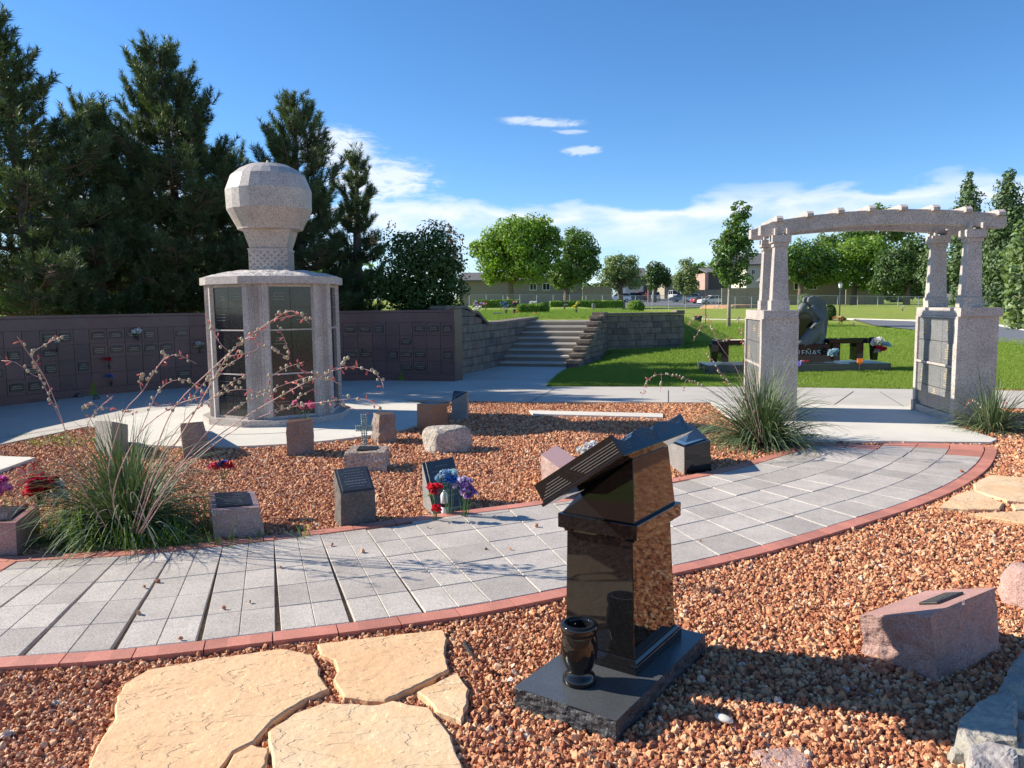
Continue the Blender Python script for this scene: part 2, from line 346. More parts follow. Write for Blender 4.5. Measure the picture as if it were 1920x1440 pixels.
def T(x, y):
    d = y-LS(x)
    if d < -.02: rb = -.04
    elif y < 22: rb = .0+.031*max(0, d)
    else: rb = .24+(y-22)*.0093
    if y > 82: rb = .8+(y-82)*.0064
    if y > 129: rb = 1.1+(y-129)*.021
    if y > 220: rb = 3.0+(y-220)*.008
    if y < 9.0 and x > -7 or (x-CX)**2+(y-CY)**2 < 5.45**2: return -.04
    tt = 1.12+min(60, max(0, y-22))*.0053
    q = Vector((x, y))-SO; s, t = q.dot(SA), q.dot(SP)
    if x < -6 and y < 16: return 1.0 if (x-CX)**2+(y-CY)**2 > 5.55**2 and y > 7.2+0*x and x < -8.2 or y > 10.8 else -.04
    if -.15 <= t <= 2.15 and s < 2.75: return (-.04 if s < 0 else max(-.04, s*.38-.25))
    if s <= 2.75 and t > 2.1 and t < 4.5 and y < 22.2:
        rb = rb*sm(2.1, 3.4, t) if rb > 0 else rb
    w = 0
    if t < -.1: w = 1
    elif y > 22.45 or s >= 2.75 and t < 2.2: w = 1-sm(5.1, 7.6+(y-22)*.05, x)
    if x > 5.1: w = (1-sm(5.1, 7.6+max(0, y-22)*.05, x))*sm(21.4, 24.5, y)
    return rb+w*(max(tt, rb)-rb) if w else rb
def gt(px, py, it=40):                     # photo pixel -> point on the terrain
    d = ray(px, py); a, b = 3.0, 400.0
    t = a/d.y
    while t*d.y < b:
        if EYE+d.z*t < T(d.x*t, d.y*t): break
        t *= 1.01
    lo, hi = t/1.01, t
    for _ in range(20):
        m = (lo+hi)/2
        if EYE+d.z*m < T(d.x*m, d.y*m): hi = m
        else: lo = m
    return Vector((d.x*hi, d.y*hi, T(d.x*hi, d.y*hi)))
def terrain():
    xs = np.concatenate([-np.geomspace(420, 14.6, 34), np.arange(-14, 14.01, .2), np.geomspace(14.6, 420, 34)])
    ys = np.concatenate([[-40, -10, 0, 4, 7, 8.6], np.arange(9.2, 27, .2), np.geomspace(27.3, 700, 70)])
    V = [(x, y, T(x, y)) for y in ys for x in xs]; n = len(xs)
    F = [(j*n+i, j*n+i+1, (j+1)*n+i+1, (j+1)*n+i) for j in range(len(ys)-1) for i in range(n-1)]
    o = npmesh('ground', V, F, M['lawn'], fsize=4, smooth=True); tag(o, kind='structure')
terrain()
m = MB(); m.prism([(-14, -6), (13, -6), (13, 10.0), (13, 12.4), (-1, 13.4), (-8.2, 13.4), (-14, 9)], -.1, 0)
tag(m.build('gravel_bed', M['gsoil']), kind='structure')
PZ = .03
m = MB(); m.prism(pave, -.06, PZ); circ = [Vector((CX+2.3*math.cos(a*math.pi/36), CY+2.3*math.sin(a*math.pi/36))) for a in range(72)]
tag(m.build('pavement', M['conc']), kind='structure')
m = MB(); m.prism(circ, -.05, PZ+.012); c2 = [Vector((CX+1.5*math.cos(a*math.pi/36), CY+1.5*math.sin(a*math.pi/36))) for a in range(72)]; m.prism(c2, 0, PZ+.017)
tag(m.build('round_pavement', M['concw']), kind='structure')
arch_slab = [Vector((2.75, 8.55)), Vector((5.22, 8.27)), Vector((5.4, 8.45)), Vector((5.48, 9.45)), Vector((6.1, 9.5)), Vector((6.1, 10.9)), Vector((5.8, 11.13)), Vector((3.7, 11.8)), Vector((3.1, 11.9)), Vector((2.9, 10.0))]
m = MB(); m.prism(arch_slab, -.05, PZ+.008); tag(m.build('slab_pavement', M['concw']), kind='structure')
PD0 = G(67, 866); PD1 = PD0+(G(-40, 862)-PD0)*2.5; PD2 = PD0+(G(-40, 905)-PD0)*2.5
m = MB(); m.prism([PD1, PD0, PD2], -.02, .05)
tag(m.build('concrete_pad', M['concw'], bevel=.005), 'pale triangular corner of a concrete pad at the left edge of the gravel', 'pad')
m = MB(); m.prism([G(992, 769, .04), G(1243, 775, .04), G(1243, 782, .04), G(1000, 776, .04)], -.02, .04)
tag(m.build('concrete_strip', M['concw'], bevel=.004), 'long flat pale concrete strip lying in the red gravel near the sidewalk', 'strip')
# expansion joints cut as dark inlays
m = MB()
def joint(a, b, w=.012, z=PZ+.004):
    a, b = Vector(a), Vector(b); d = (b-a).normalized(); n = Vector((-d.y, d.x))*w/2
    m.add([(*(a-n), z), (*(b-n), z), (*(b+n), z), (*(a+n), z)], [(0, 1, 2, 3)])
for a, b in (((988, 757), (1040, 729)), ((1253, 757), (1253, 732)), ((1560, 762), (1600, 734)), ((752, 757), (860, 742)), ((200, 800), (520, 735)), ((640, 735), (1010, 745)), ((1700, 766), (1650, 735)), ((0, 822), (300, 775)), ((900, 712), (1060, 712))):
    joint(G(*a, PZ), G(*b, PZ))
tag(m.build('pavement_joints', plain('dark_joint', (.06, .055, .05), .95)), kind='structure')  # plain dark colour of the expansion joints
# ---- curved paver path
pairs_px = [((-168, 1275), (138, 1046)), ((20, 1262), (236, 1041)), ((200, 1250), (332, 1032)), ((368, 1232), (421, 1022)), ((523, 1212), (514, 1012)), ((668, 1194), (597, 1001)), ((808, 1174), (680, 990)), ((935, 1153), (765, 978))]
pairs = [(G(*a), G(*b)) for a, b in pairs_px]
for o_, i_ in (((1260, 1085), None), ((1450, 1040), None), ((1600, 995), None), ((1720, 955), None), ((1800, 920), None), ((1850, 885), None), ((1868, 855), None), ((1866, 838), None)):
    pairs.append((G(*o_), None))
inn = {8: (.55, 6.18), 9: (1.02, 6.48), 10: (1.62, 6.88), 11: (2.05, 7.2), 12: (2.55, 7.66), 13: (2.95, 8.05), 14: (3.25, 8.4), 15: (3.5, 8.8)}
pairs = [(o, Vector(inn[k]) if i is None else i) for k, (o, i) in enumerate(pairs)]
p0 = pairs[0]; p1 = pairs[1]
for q in range(3):
    pairs.insert(0, (pairs[0][0]+(p0[0]-p1[0])*1.0, pairs[0][1]+(p0[1]-p1[1])*1.0+Vector((0, .02*q))))
def cr1(P, t):
    i = min(len(P)-2, int(t)); f = t-i; a, b, c, d = P[max(0, i-1)], P[i], P[i+1], P[min(len(P)-1, i+2)]
    return .5*((2*b)+(c-a)*f+(2*a-5*b+4*c-d)*f*f+(3*b-a-3*c+d)*f**3)
OUT = [p[0] for p in pairs]; INN = [p[1] for p in pairs]
# arc length stations of .335 m on the mean of both edges
fine = np.linspace(0, len(pairs)-1.0001, 900); L_ = [0]
for a, b in zip(fine[:-1], fine[1:]):
    L_.append(L_[-1]+((cr1(OUT, b)-cr1(OUT, a)).length*.6+(cr1(INN, b)-cr1(INN, a)).length*.4))
L_ = np.array(L_); t3 = 3.0; l3 = np.interp(t3, fine, L_)
st = [float(np.interp(l, L_, fine)) for l in np.arange(l3-.325*3+1e-3, L_[-1], .325)]
st = [s for s in st if s < 3]+[3., 4., 5., 6., 7., 8., 9., 10.]+[float(np.interp(l, L_, fine)) for l in np.arange(np.interp(10., fine, L_)+.33, L_[-1], .33)]
def endline(p): return p.y-(8.47-.085*(p.x-2.95))       # >0 beyond the concrete edge
path_poly = [cr1(OUT, t) for t in fine[::12]]+[cr1(INN, t) for t in fine[::-12]]
path_poly = [p if endline(p) < 0 else Vector((p.x, 8.47-.085*(p.x-2.95))) for p in path_poly]
m = MB(); m.prism(path_poly, -.03, .008); 
tag(m.build('path_bed', M['sand']), kind='structure')
pm = MB(); R2 = random.Random(3); BW = .105
def quad_tile(mb, q, z, mi, tilt=.0015):
    c = sum(q, Vector((0, 0)))/4; dz = R2.uniform(-tilt, tilt); ex, ey = R2.uniform(-.006, .006), R2.uniform(-.006, .006)
    b = .004; inn_ = [p+(c-p).normalized()*b*1.4 for p in q]
    zf = lambda p: z+dz+(p-c).x*ex+(p-c).y*ey
    mb.hexa([(*p, -.01) for p in q], [(*p, zf(p)-.004) for p in q], mi)
    nb = len(mb.v)-4                         # bevelled top
    mb.f.pop(-5); mb.m.pop()                 # drop flat top, add chamfer ring + top
    mb.v += [(*p, zf(p)) for p in inn_]
    for i in range(4): mb.f.append((nb+i, nb+(i+1) % 4, nb+4+(i+1) % 4, nb+4+i)); mb.m.append(mi)
    mb.f.append((nb+4, nb+5, nb+6, nb+7)); mb.m.append(mi)
for k in range(len(st)-1):
    a0, a1 = cr1(OUT, st[k]), cr1(OUT, st[k+1]); b0, b1 = cr1(INN, st[k]), cr1(INN, st[k+1])
    w0, w1 = (b0-a0).length, (b1-a1).length; u0, u1 = (b0-a0)/w0, (b1-a1)/w1
    w = (w0+w1)/2; left = st[k] < 9.2
    r = BW+.008; row = 0; lx = R2.uniform(-.004, .004)
    while r < w-BW-.03:
        r2 = min(r+.318, w-BW-.008)
        rg = .0028 if left else .004+.003*R2.random()
        f = lambda a, u, ww, rr: a+u*rr*ww/w
        q = [f(a0, u0, w0, r+rg/2), f(a1, u1, w1, r+rg/2), f(a1, u1, w1, r2-rg/2), f(a0, u0, w0, r2-rg/2)]
        def gap(rr): return (.003+.026*(1-min(1, (rr-BW)/(w-2*BW)))**1.1*sm(9.5, 7.5, st[k])) if left else (.0015+.002*R2.random())
        d1 = (q[1]-q[0]).normalized(); d2 = (q[2]-q[3]).normalized(); g1, g2 = gap(r), gap(r2)
        q = [q[0]+d1*g1*.5, q[1]-d1*g1*.5, q[2]-d2*g2*.5, q[3]+d2*g2*.5]
        if not left: q = [p+u0*lx for p in q]
        c = sum(q, Vector((0, 0)))/4; e = endline(c)
        if e < -.05:
            red = (e > -.36 and c.x > 2.9) or (st[k] < 1.3 and r2 > w-.35) or (e > -.66 and c.x > 4.4)
            z = .03+R2.uniform(-.0012, .0012); 
            q = [p if endline(p) < 0 else Vector((p.x, 8.46-.085*(p.x-2.95))) for p in q]
            if left and not red and r2-r > .1:
                ma, mc = (q[0]+q[1])/2, (q[2]+q[3])/2; d = (q[1]-q[0]).normalized()*.0012
                quad_tile(pm, [q[0], ma-d, mc-d, q[3]], z, 0, .0003); quad_tile(pm, [ma+d, q[1], q[2], mc+d], z, 0, .0003)
            else: quad_tile(pm, q, z, 1 if red else 0)
        r = r2; row += 1
        if w-BW-.008-r < .06: break
def edging(P, Q, sgn):
    l = 0; prev = None
    Ls = np.concatenate([[0], np.cumsum([(cr1(P, b)-cr1(P, a)).length for a, b in zip(fine[:-1], fine[1:])])])
    ts = [float(np.interp(x, Ls, fine)) for x in np.arange(0, Ls[-1], .305)]
    for a, b in zip(ts[:-1], ts[1:]):
        n = 3; tt = [a+(b-a)*i/n for i in range(n+1)]
        for i in range(n):
            p, q = cr1(P, tt[i]), cr1(P, tt[i+1]); ui = (cr1(Q, tt[i])-p).normalized()*BW; uj = (cr1(Q, tt[i+1])-q).normalized()*BW
            d = (q-p).normalized()*.003
            if i == 0: p = p+d
            if i == n-1: q = q-d
            qq = [p, q, q+uj, p+ui]
            if sgn < 0: qq = [p+ui, q+uj, q, p]
            if all(endline(z_) < .03 for z_ in qq) or (p.x > 4.6 and endline(p) < .12):
                pm.hexa([(*z_, -.02) for z_ in qq], [(*z_, .031) for z_ in qq], 1)
edging(OUT, INN, 1); edging(INN, OUT, -1)
tag(pm.build('path', [M['paver'], M['brick']]), kind='structure')
# ---- flagstones
def flag(px, label, mat, z=.036, group='sandstone flagstones by the path'):
    P = [G(*p, z) for p in px]; n = len(P); Q = []
    for i in range(n):
        a, b = P[i], P[(i+1) % n]; k = max(1, int((b-a).length/.03)); d = (b-a); nn = Vector((-d.y, d.x)).normalized()
        for j in range(k):
            p = a+d*j/k; Q.append(p+nn*.009*(noise.noise(Vector((p.x*22, p.y*22, 3)))+.5*noise.noise(Vector((p.x*60, p.y*60, 3)))))
    c = sum(P, Vector((0, 0)))/n; m = MB(); k = len(Q)
    I = [q+(c-q).normalized()*.008 for q in Q]
    vs = [(*q, -.02) for q in Q]+[(*q, z-.006) for q in Q]+[(*q, z) for q in I]
    a = sum(Q[i].x*Q[(i+1) % k].y-Q[(i+1) % k].x*Q[i].y for i in range(k)); 
    fs = [(i, (i+1) % k, k+(i+1) % k, k+i) for i in range(k)]+[(k+i, k+(i+1) % k, 2*k+(i+1) % k, 2*k+i) for i in range(k)]+[tuple(range(2*k, 3*k))]
    if a < 0: fs = [f[::-1] for f in fs]
    m.add(vs, fs); tag(m.build('flagstone', mat), label, 'flagstone', group); return Q
FL = [flag([(275, 1255), (400, 1233), (530, 1215), (555, 1220), (585, 1227), (597, 1245), (600, 1265), (616, 1290), (555, 1320), (510, 1350), (475, 1390), (435, 1410), (410, 1445), (380, 1500), (150, 1500), (165, 1440), (190, 1380), (215, 1350), (215, 1320), (235, 1280)], 'largest tan flagstone at lower left, rippled surface, touching the red path edging', M['flag']),
 flag([(595, 1207), (715, 1192), (830, 1180), (837, 1190), (835, 1225), (842, 1255), (780, 1285), (720, 1314), (645, 1305), (625, 1275), (632, 1257), (627, 1235), (600, 1225)], 'smooth orange-tan flagstone between the path edging and the small triangular flag', M['flag']),
 flag([(782, 1295), (855, 1260), (880, 1290), (875, 1320), (865, 1350), (820, 1332), (810, 1320)], 'small pale triangular flagstone left of the black monument base', M['flagp']),
 flag([(502, 1370), (550, 1337), (605, 1317), (710, 1320), (737, 1312), (765, 1320), (805, 1325), (825, 1350), (845, 1380), (867, 1440), (885, 1510), (500, 1510), (510, 1415)], 'big cream flagstone with orange patches at the bottom centre', M['flagp']),
 flag([(420, 1443), (440, 1412), (470, 1396), (503, 1400), (500, 1430), (492, 1443), (475, 1480), (425, 1480)], 'little tan flagstone wedged between the two biggest flagstones', M['flag']),
 flag([(1825, 906), (1857, 890), (1920, 895), (1990, 905), (1990, 945), (1921, 940), (1889, 938), (1829, 920)], 'pale yellow flagstone at the right edge, farthest from the camera of its cluster', M['flagp']),
 flag([(1760, 950), (1792, 927), (1822, 918), (1882, 943), (1875, 954), (1815, 954)], 'yellowish flagstone touching the outer curve of the red edging', M['flagp']),
 flag([(1815, 963), (1920, 957), (1990, 960), (1990, 990), (1919, 980), (1848, 968)], 'tan flagstone at the right edge, nearest the camera of its cluster', M['flag']),
 flag([(1897, 946), (1925, 943), (1960, 947), (1960, 955), (1903, 955)], 'sliver of flagstone at the right edge between two larger ones', M['flagp'])]
# ---- gravel
def instanced(name, P, S, Rt, tint, mat, variants, kind='stuff', label=None, cat=None):
    me = bpy.data.meshes.new(name); me.vertices.add(len(P)); me.vertices.foreach_set('co', np.asarray(P, np.float32).ravel())
    def at(n, ty, dat, key):
        a = me.attributes.new(n, ty, 'POINT'); a.data.foreach_set(key, np.asarray(dat, np.float32 if ty != 'INT' else np.int32).ravel())
    at('scl', 'FLOAT_VECTOR', S, 'vector'); at('rot', 'FLOAT_VECTOR', Rt, 'vector'); at('tint', 'FLOAT', tint, 'value')
    at('vi', 'INT', RG.integers(0, len(variants), len(P)), 'value'); me.materials.append(mat)
    o = bpy.data.objects.new(name, me); COL.objects.link(o); tag(o, label, cat, kind=kind)
    ng = bpy.data.node_groups.new(name, 'GeometryNodeTree'); ng.interface.new_socket('Geometry', in_out='INPUT', socket_type='NodeSocketGeometry'); ng.interface.new_socket('Geometry', in_out='OUTPUT', socket_type='NodeSocketGeometry')
    N = ng.nodes.new; L = ng.links.new; gi = N('NodeGroupInput'); go = N('NodeGroupOutput')
    ip = N('GeometryNodeInstanceOnPoints'); L(gi.outputs[0], ip.inputs['Points']); jn = N('GeometryNodeGeometryToInstance')
    for v in reversed(variants): v(N, L, jn)
    L(jn.outputs[0], ip.inputs['Instance']); ip.inputs['Pick Instance'].default_value = True
    def na(n, ty):
        x = N('GeometryNodeInputNamedAttribute'); x.data_type = ty; x.inputs['Name'].default_value = n; return [q for q in x.outputs if q.enabled and q.name == 'Attribute'][0]
    L(na('vi', 'INT'), ip.inputs['Instance Index']); L(na('scl', 'FLOAT_VECTOR'), ip.inputs['Scale'])
    er = N('FunctionNodeEulerToRotation'); L(na('rot', 'FLOAT_VECTOR'), er.inputs[0]); L(er.outputs[0], ip.inputs['Rotation'])
    sm_ = N('GeometryNodeSetMaterial'); sm_.inputs['Material'].default_value = mat; L(ip.outputs[0], sm_.inputs[0]); L(sm_.outputs[0], go.inputs[0])
    md = o.modifiers.new('scatter', 'NODES'); md.node_group = ng; return o
def stonevar(i):
    def f(N, L, jn):
        ic = N('GeometryNodeMeshIcoSphere'); ic.inputs['Subdivisions'].default_value = 2; ic.inputs['Radius'].default_value = 1
        no = N('ShaderNodeTexNoise'); no.noise_dimensions = '4D'; no.inputs['W'].default_value = i*7.3; no.inputs['Scale'].default_value = 1.1; no.inputs['Detail'].default_value = 1.5
        su = N('ShaderNodeVectorMath'); su.operation = 'SUBTRACT'; L(no.outputs['Color'], su.inputs[0]); su.inputs[1].default_value = (.5, .5, .5)
        mu = N('ShaderNodeVectorMath'); mu.operation = 'MULTIPLY'; L(su.outputs[0], mu.inputs[0]); mu.inputs[1].default_value = (2.6, 2.6, 2.2)
        sp_ = N('GeometryNodeSetPosition'); L(ic.outputs[0], sp_.inputs[0]); L(mu.outputs[0], sp_.inputs['Offset'])
        ss = N('GeometryNodeSetShadeSmooth'); L(sp_.outputs[0], ss.inputs[0]); ss.inputs['Shade Smooth'].default_value = False
        L(ss.outputs[0], jn.inputs[0])
    return f
def grid_pts(x0, x1, y0, y1, s):
    X, Y = np.meshgrid(np.arange(x0, x1, s), np.arange(y0, y1, s)); X = X.ravel()+RG.uniform(-.5, .5, X.size)*s*1.3; Y = Y.ravel()+RG.uniform(-.5, .5, Y.size)*s*1.3
    return X, Y
EXC = [path_poly, pave, circ, arch_slab]+FL+[[PD1, PD0, PD2], [G(992, 769, .04), G(1243, 775, .04), G(1243, 782, .04), G(1000, 776, .04)]]
LB = Vector((.362, 2.645)); LV = Vector((.575, .818)); LA = Vector((-.823, .567))
EXC.append([LB, LB+LV*.88, LB+LV*.88+LA*.43, LB+LA*.43])
def gravel():
    P = []; S = []
    for (y0, y1, s, r) in ((1.9, 4.6, .0172, .0140), (4.6, 7.5, .0205, .0155), (7.5, 13.3, .026, .0185)):
        X, Y = grid_pts(-y1*.78-1.5, y1*.78+1.5, y0, y1, s)
        k = np.abs(X) < Y*.78+1.5
        k &= ~((Y > 10.9) & (X < -1)); X, Y = X[k], Y[k]
        ex = np.zeros(X.shape, bool)
        for e in EXC: ex |= inpoly(e, X, Y)
        on = inpoly(path_poly, X, Y)
        for e in FL: on |= inpoly(e, X, Y)
        lucky = on & (RG.random(X.size) < .0005) & (Y < 7); keep = ~ex | lucky
        X, Y, lk = X[keep], Y[keep], lucky[keep]; n = X.size
        Z = np.where(lk, .04, RG.uniform(-.004, .012, n)*(r/.0155)); P.append(np.stack([X, Y, Z], 1)); sz = r*RG.lognormal(-.05, .28, n)*.72
        S.append(np.stack([sz*RG.uniform(.8, 1.3, n), sz*RG.uniform(.75, 1.05, n), sz*RG.uniform(.6, .95, n)], 1))
    P = np.concatenate(P); S = np.concatenate(S); n = len(P); print('stones', n)
    instanced('gravel', P, S, RG.uniform(0, 6.28, (n, 3)), RG.random(n), M['gravel'], [stonevar(i) for i in range(7)])
gravel()
m = MB(); m.ell((0, 0, 0), (.037, .02, .013), 12, 8); o = m.build('pebble', plain('white_pebble', (.75, .7, .6), .6), smooth=True); p = G(1357, 1350, .02); o.location = (*p, .026); o.rotation_euler = (0, .15, -.5)
tag(o, 'smooth white pebble on the red gravel to the right of the black base', 'pebble')
# ---- rock-like blocks
def rockhexa(b, t, n=10, amp=.015, topamp=0, seed=0, freq=9, topn=None):
    b = [Vector(p) for p in b]; t = [Vector(p) for p in t]; c = sum(b+t, Vector())/8; idx = {}; vs = []; fs = []; top = set(); ms = []
    def vert(p, it):
        k = (round(p.x, 4), round(p.y, 4), round(p.z, 4))
        if k not in idx: idx[k] = len(vs); vs.append(p.copy())
        if it: top.add(idx[k])
        return idx[k]
    def face(q, it, mi):
        g = [[vert((q[0]*(1-u)+q[1]*u)*(1-v)+(q[3]*(1-u)+q[2]*u)*v, it) for u in np.linspace(0, 1, n+1)] for v in np.linspace(0, 1, n+1)]
        for i in range(n):
            for j in range(n): fs.append((g[i][j], g[i][j+1], g[i+1][j+1], g[i+1][j])); ms.append(mi)
    for i in range(4): face([b[i], b[(i+1) % 4], t[(i+1) % 4], t[i]], False, 1)
    face(t, True, 0)
    out = []
    for i, p in enumerate(vs):
        a = topamp if i in top else amp; d = (p-c); d.z *= .3
        if a: 
            nn = noise.noise(p*freq+Vector((seed, 0, 0)))+.5*noise.noise(p*freq*2.3+Vector((0, seed, 0)))+.25*noise.noise(p*freq*5)
            p = p+d.normalized()*a*nn+(Vector((0, 0, a*.6*nn)) if i in top else Vector())
        out.append(p)
    m = MB(); m.v = [tuple(p) for p in out]; m.f = fs; m.m = ms; return m
def bil(q, u, v): return (q[0]*(1-u)+q[1]*u)*(1-v)+(q[3]*(1-u)+q[2]*u)*v
def panel(mb, q, u0, u1, v0, v1, th, mi=0):
    q = [Vector(p) for p in q]; n = (q[1]-q[0]).cross(q[3]-q[0]).normalized()
    c = [bil(q, u0, v0), bil(q, u1, v0), bil(q, u1, v1), bil(q, u0, v1)]
    mb.hexa([p-n*.004 for p in c], [p+n*th for p in c], mi); return [p+n*th for p in c]
def corners(L, N, R, tl, tn, tr, back=None):
    l, n, r = G(*L), G(*N), G(*R); bk = l+r-n if back is None else Vector(back)
    b = [Vector((*p, -.02)) for p in (l, n, r, bk)]
    tp = [D(q[0], q[1], p.y) for q, p in ((tl, l), (tn, n), (tr, r))]
    tp.append(tp[0]+tp[2]-tp[1] if back is None else Vector((bk.x, bk.y, tp[0].z+tp[2].z-tp[1].z)))
    return b, tp
def marker(label, cor, mats, amp=.012, top=None, n=10, name='memorial_marker', cat='memorial stone', group='memorial stones in the gravel bed', seed=0, lines=True, topamp=0, freq=9, bronze=True, face=None):
    b, t = cor; c = sum(b, Vector())/4; c.z = 0; b = [p-c for p in b]; t = [p-c for p in t]
    root = empty(name, c, label, cat, group)
    rockhexa(b, t, n, amp, topamp, seed, freq).build('block', mats, root)
    if face:
        m = MB(); panel(m, [b[1], b[2], t[2], t[1]], .004, .996, .004, .996, .004); m.build('polished_face', M[face], root)
    if top:
        u0, u1, v0, v1, mt = top; m = MB(); q = panel(m, t, u0, u1, v0, v1, .012); pl = m.build('plaque', M[mt], root, bevel=.003)
        if lines:
            lm = MB(); R = random.Random(seed); k = 7
            for i in range(k):
                v = .14+.72*i/(k-1); w = R.uniform(.22, .4); u = .5-w; hv = .03 if i in (1, 2) else .016
                while u < .5+w:
                    du = R.uniform(.03, .1); panel(lm, q, u, min(u+du, .5+w), v-hv, v+hv, .0012); u += du+.02
            lm.build('lettering', M['bronzelt'] if bronze else M['engr'], pl)
    return root
# ------------------------------------------------------------------ black book monument
def lectern():
    root = empty('book_monument', (LB.x, LB.y, 0), 'polished black granite pedestal carrying an open book top, on a rough edged black slab', 'monument', rz=math.atan2(LV.y, LV.x))
    o = rockhexa([(0, 0, -.01), (.88, 0, -.01), (.88, .45, -.01), (0, .45, -.01)], [(0, 0, .09), (.88, 0, .09), (.88, .45, .09), (0, .45, .09)], 26, .014, 0, 5, 16).build('base_slab', [M['blacktop'], M['blackrough']], root)
    def fr(m, x0, x1, y0, y1, z0, X0, X1, Y0, Y1, z1): m.hexa([(x0, y0, z0), (x1, y0, z0), (x1, y1, z0), (x0, y1, z0)], [(X0, Y0, z1), (X1, Y0, z1), (X1, Y1, z1), (X0, Y1, z1)])
    m = MB(); fr(m, .345, .81, .085, .447, .09, .345, .81, .085, .447, .13); fr(m, .352, .803, .092, .441, .13, .362, .793, .102, .436, .145)
    m.build('plinth', M['black'], root, bevel=.0025)
    m = MB(); fr(m, .37, .785, .108, .434, .145, .388, .765, .126, .436, .645); m.build('pedestal', M['black'], root, bevel=.003)
    m = MB(); fr(m, .378, .778, .116, .442, .632, .372, .783, .110, .447, .65); fr(m, .355, .803, .092, .462, .65, .355, .803, .092, .462, .712); m.build('collar', M['black'], root, bevel=.003)
    zt = lambda y: 1.040-(y-.035)*.683
    m = MB(); m.hexa([(.375, .112, .712), (.783, .112, .712), (.783, .452, .712), (.375, .452, .712)], [(.405, .135, zt(.135)-.001), (.755, .135, zt(.135)-.001), (.755, .378, zt(.378)-.001), (.405, .378, zt(.378)-.001)])
    m.build('neck', M['black'], root, bevel=.002)
    sl = math.atan(.683); ux = Vector((1, 0, 0)); uy = Vector((0, math.cos(sl), -math.sin(sl))); un = ux.cross(uy)
    O = Vector((.118, .030, zt(.030))); Wd, Ln = .665, .43
    P = lambda a, b, c: O+ux*a+uy*b+un*c
    m = MB(); m.hexa([P(0, 0, 0), P(Wd, 0, 0), P(Wd, Ln, 0), P(0, Ln, 0)], [P(0, 0, .014), P(Wd, 0, .014), P(Wd, Ln, .014), P(0, Ln, .014)]); cov = m.build('book_cover', M['black'], root, bevel=.002)
    def hh(w):                                  # page block height across the width
        w = abs(w-.5)*2
        pts = [(0, .048), (.1, .062), (.28, .072), (.45, .066), (.62, .047), (.78, .040), (.88, .050), (1, .078)]
        for (a, p), (b, q) in zip(pts[:-1], pts[1:]):
            if w <= b:
                t = (w-a)/(b-a); t = t*t*(3-2*t); return p+(q-p)*t
        return .078
    n = 64; I = .008; m = MB(); vs = []
    for b in (I, Ln-I):
        for k in range(n+1): a = I+(Wd-2*I)*k/n; vs.append(P(a, b, .0145))
        for k in range(n+1): a = I+(Wd-2*I)*k/n; vs.append(P(a, b, .0145+hh(k/n)))
    s = n+1; fs = []
    for k in range(n):
        fs += [(k, k+1, s+k+1, s+k), (2*s+k+1, 2*s+k, 3*s+k, 3*s+k+1), (s+k, s+k+1, 3*s+k+1, 3*s+k), (k+1, k, 2*s+k, 2*s+k+1)]
    fs += [(0, s, 3*s, 2*s), (n, 2*s+n, 3*s+n, s+n)]
    m.add(vs, fs); pb = m.build('page_block', M['black'], root)
    m = MB()                                    # engraved page edge lines on side and head
    for i in range(5):
        c = .024+.0105*i; e = .08*i
        for (q0, q1) in ((.30-.028*(4-i)+.0, .96), (.02, .34-.0+.0)):
            pass
        a0, a1 = .03, .30-.02*(4-i); b0, b1 = .315+.015*(i % 2), .50-.022*(4-i)
        for (x0, x1) in ((.012, .235-.012*(4-i)), (.262+.008*i, .415-.012*i)):
            m.tube([P(I-.0004, x0, c), P(I-.0004, x1, c)], .0009, 4)
    def curve_line(w0, w1, off, k=16):
        m.tube([P(I+(Wd-2*I)*(w0+(w1-w0)*j/k), I-.0006, 0.0145+hh(w0+(w1-w0)*j/k)-off) for j in range(k+1)], .0009, 4, sq=1)
    for i in range(5):
        curve_line(.26+.01*i, .492, .010+.009*i); curve_line(.508, .76-.012*i, .010+.009*i)
        curve_line(.02, .15+.004*i, .010+.011*i, 6); curve_line(.87+.006*i, .975, .010+.011*i, 6)
    m.build('engraving', M['engr'], pb)
    m = MB()                                    # raised lettering lines on the two open pages
    R = random.Random(5)
    m = MB()
    for pg in (0, 1):
        for i in range(9):
            b = .05+.04*i; w = R.uniform(.05, .1); cc = .27 if pg == 0 else .73; a0 = Wd*(cc-w); a1 = Wd*(cc+w)
            m.tube([P(a0+(a1-a0)*j/4, b, .0148+hh((a0+(a1-a0)*j/4)/Wd)) for j in range(5)], .0014, 4)
    m.build('page_engraving', M['engr'], pb)
lectern()
p = LB+LV*.185+LA*.258
m = MB(); m.lathe([(.060, 0), (.064, .004), (.063, .022), (.055, .034), (.047, .048), (.047, .056), (.056, .072), (.065, .105), (.069, .145), (.067, .18), (.062, .2), (.061, .206), (.067, .211), (.069, .218), (.069, .238), (.065, .244), (.048, .244), (.045, .235), (.042, .16), (0.001, .15)], 40)
m.v = [(a*1.07, b*1.07, c) for a, b, c in m.v]; vo = m.build('granite_vase', M['black'], smooth=True); vo.location = (p.x, p.y, .091)
tag(vo, 'polished black granite flower vase, empty, on the front end of the black base slab', 'vase')
# ------------------------------------------------------------------ boulders and memorial stones
GR = 'memorial stones in the gravel bed'
b, t = corners((1613, 1228), (1760, 1283), (1878, 1222), (1611, 1154), (1744, 1151), (1868, 1101))
marker('long pink granite bench stone with a bronze plaque, right of the black book monument', (b, t), [M['pink'], M['pinkrough']], .022, (.52, .78, .35, .75, 'bronze'), 22, 'pink_granite_stone', seed=3, freq=6)
m = MB()
def cor3(L, N, R, zs, sp=0): return None
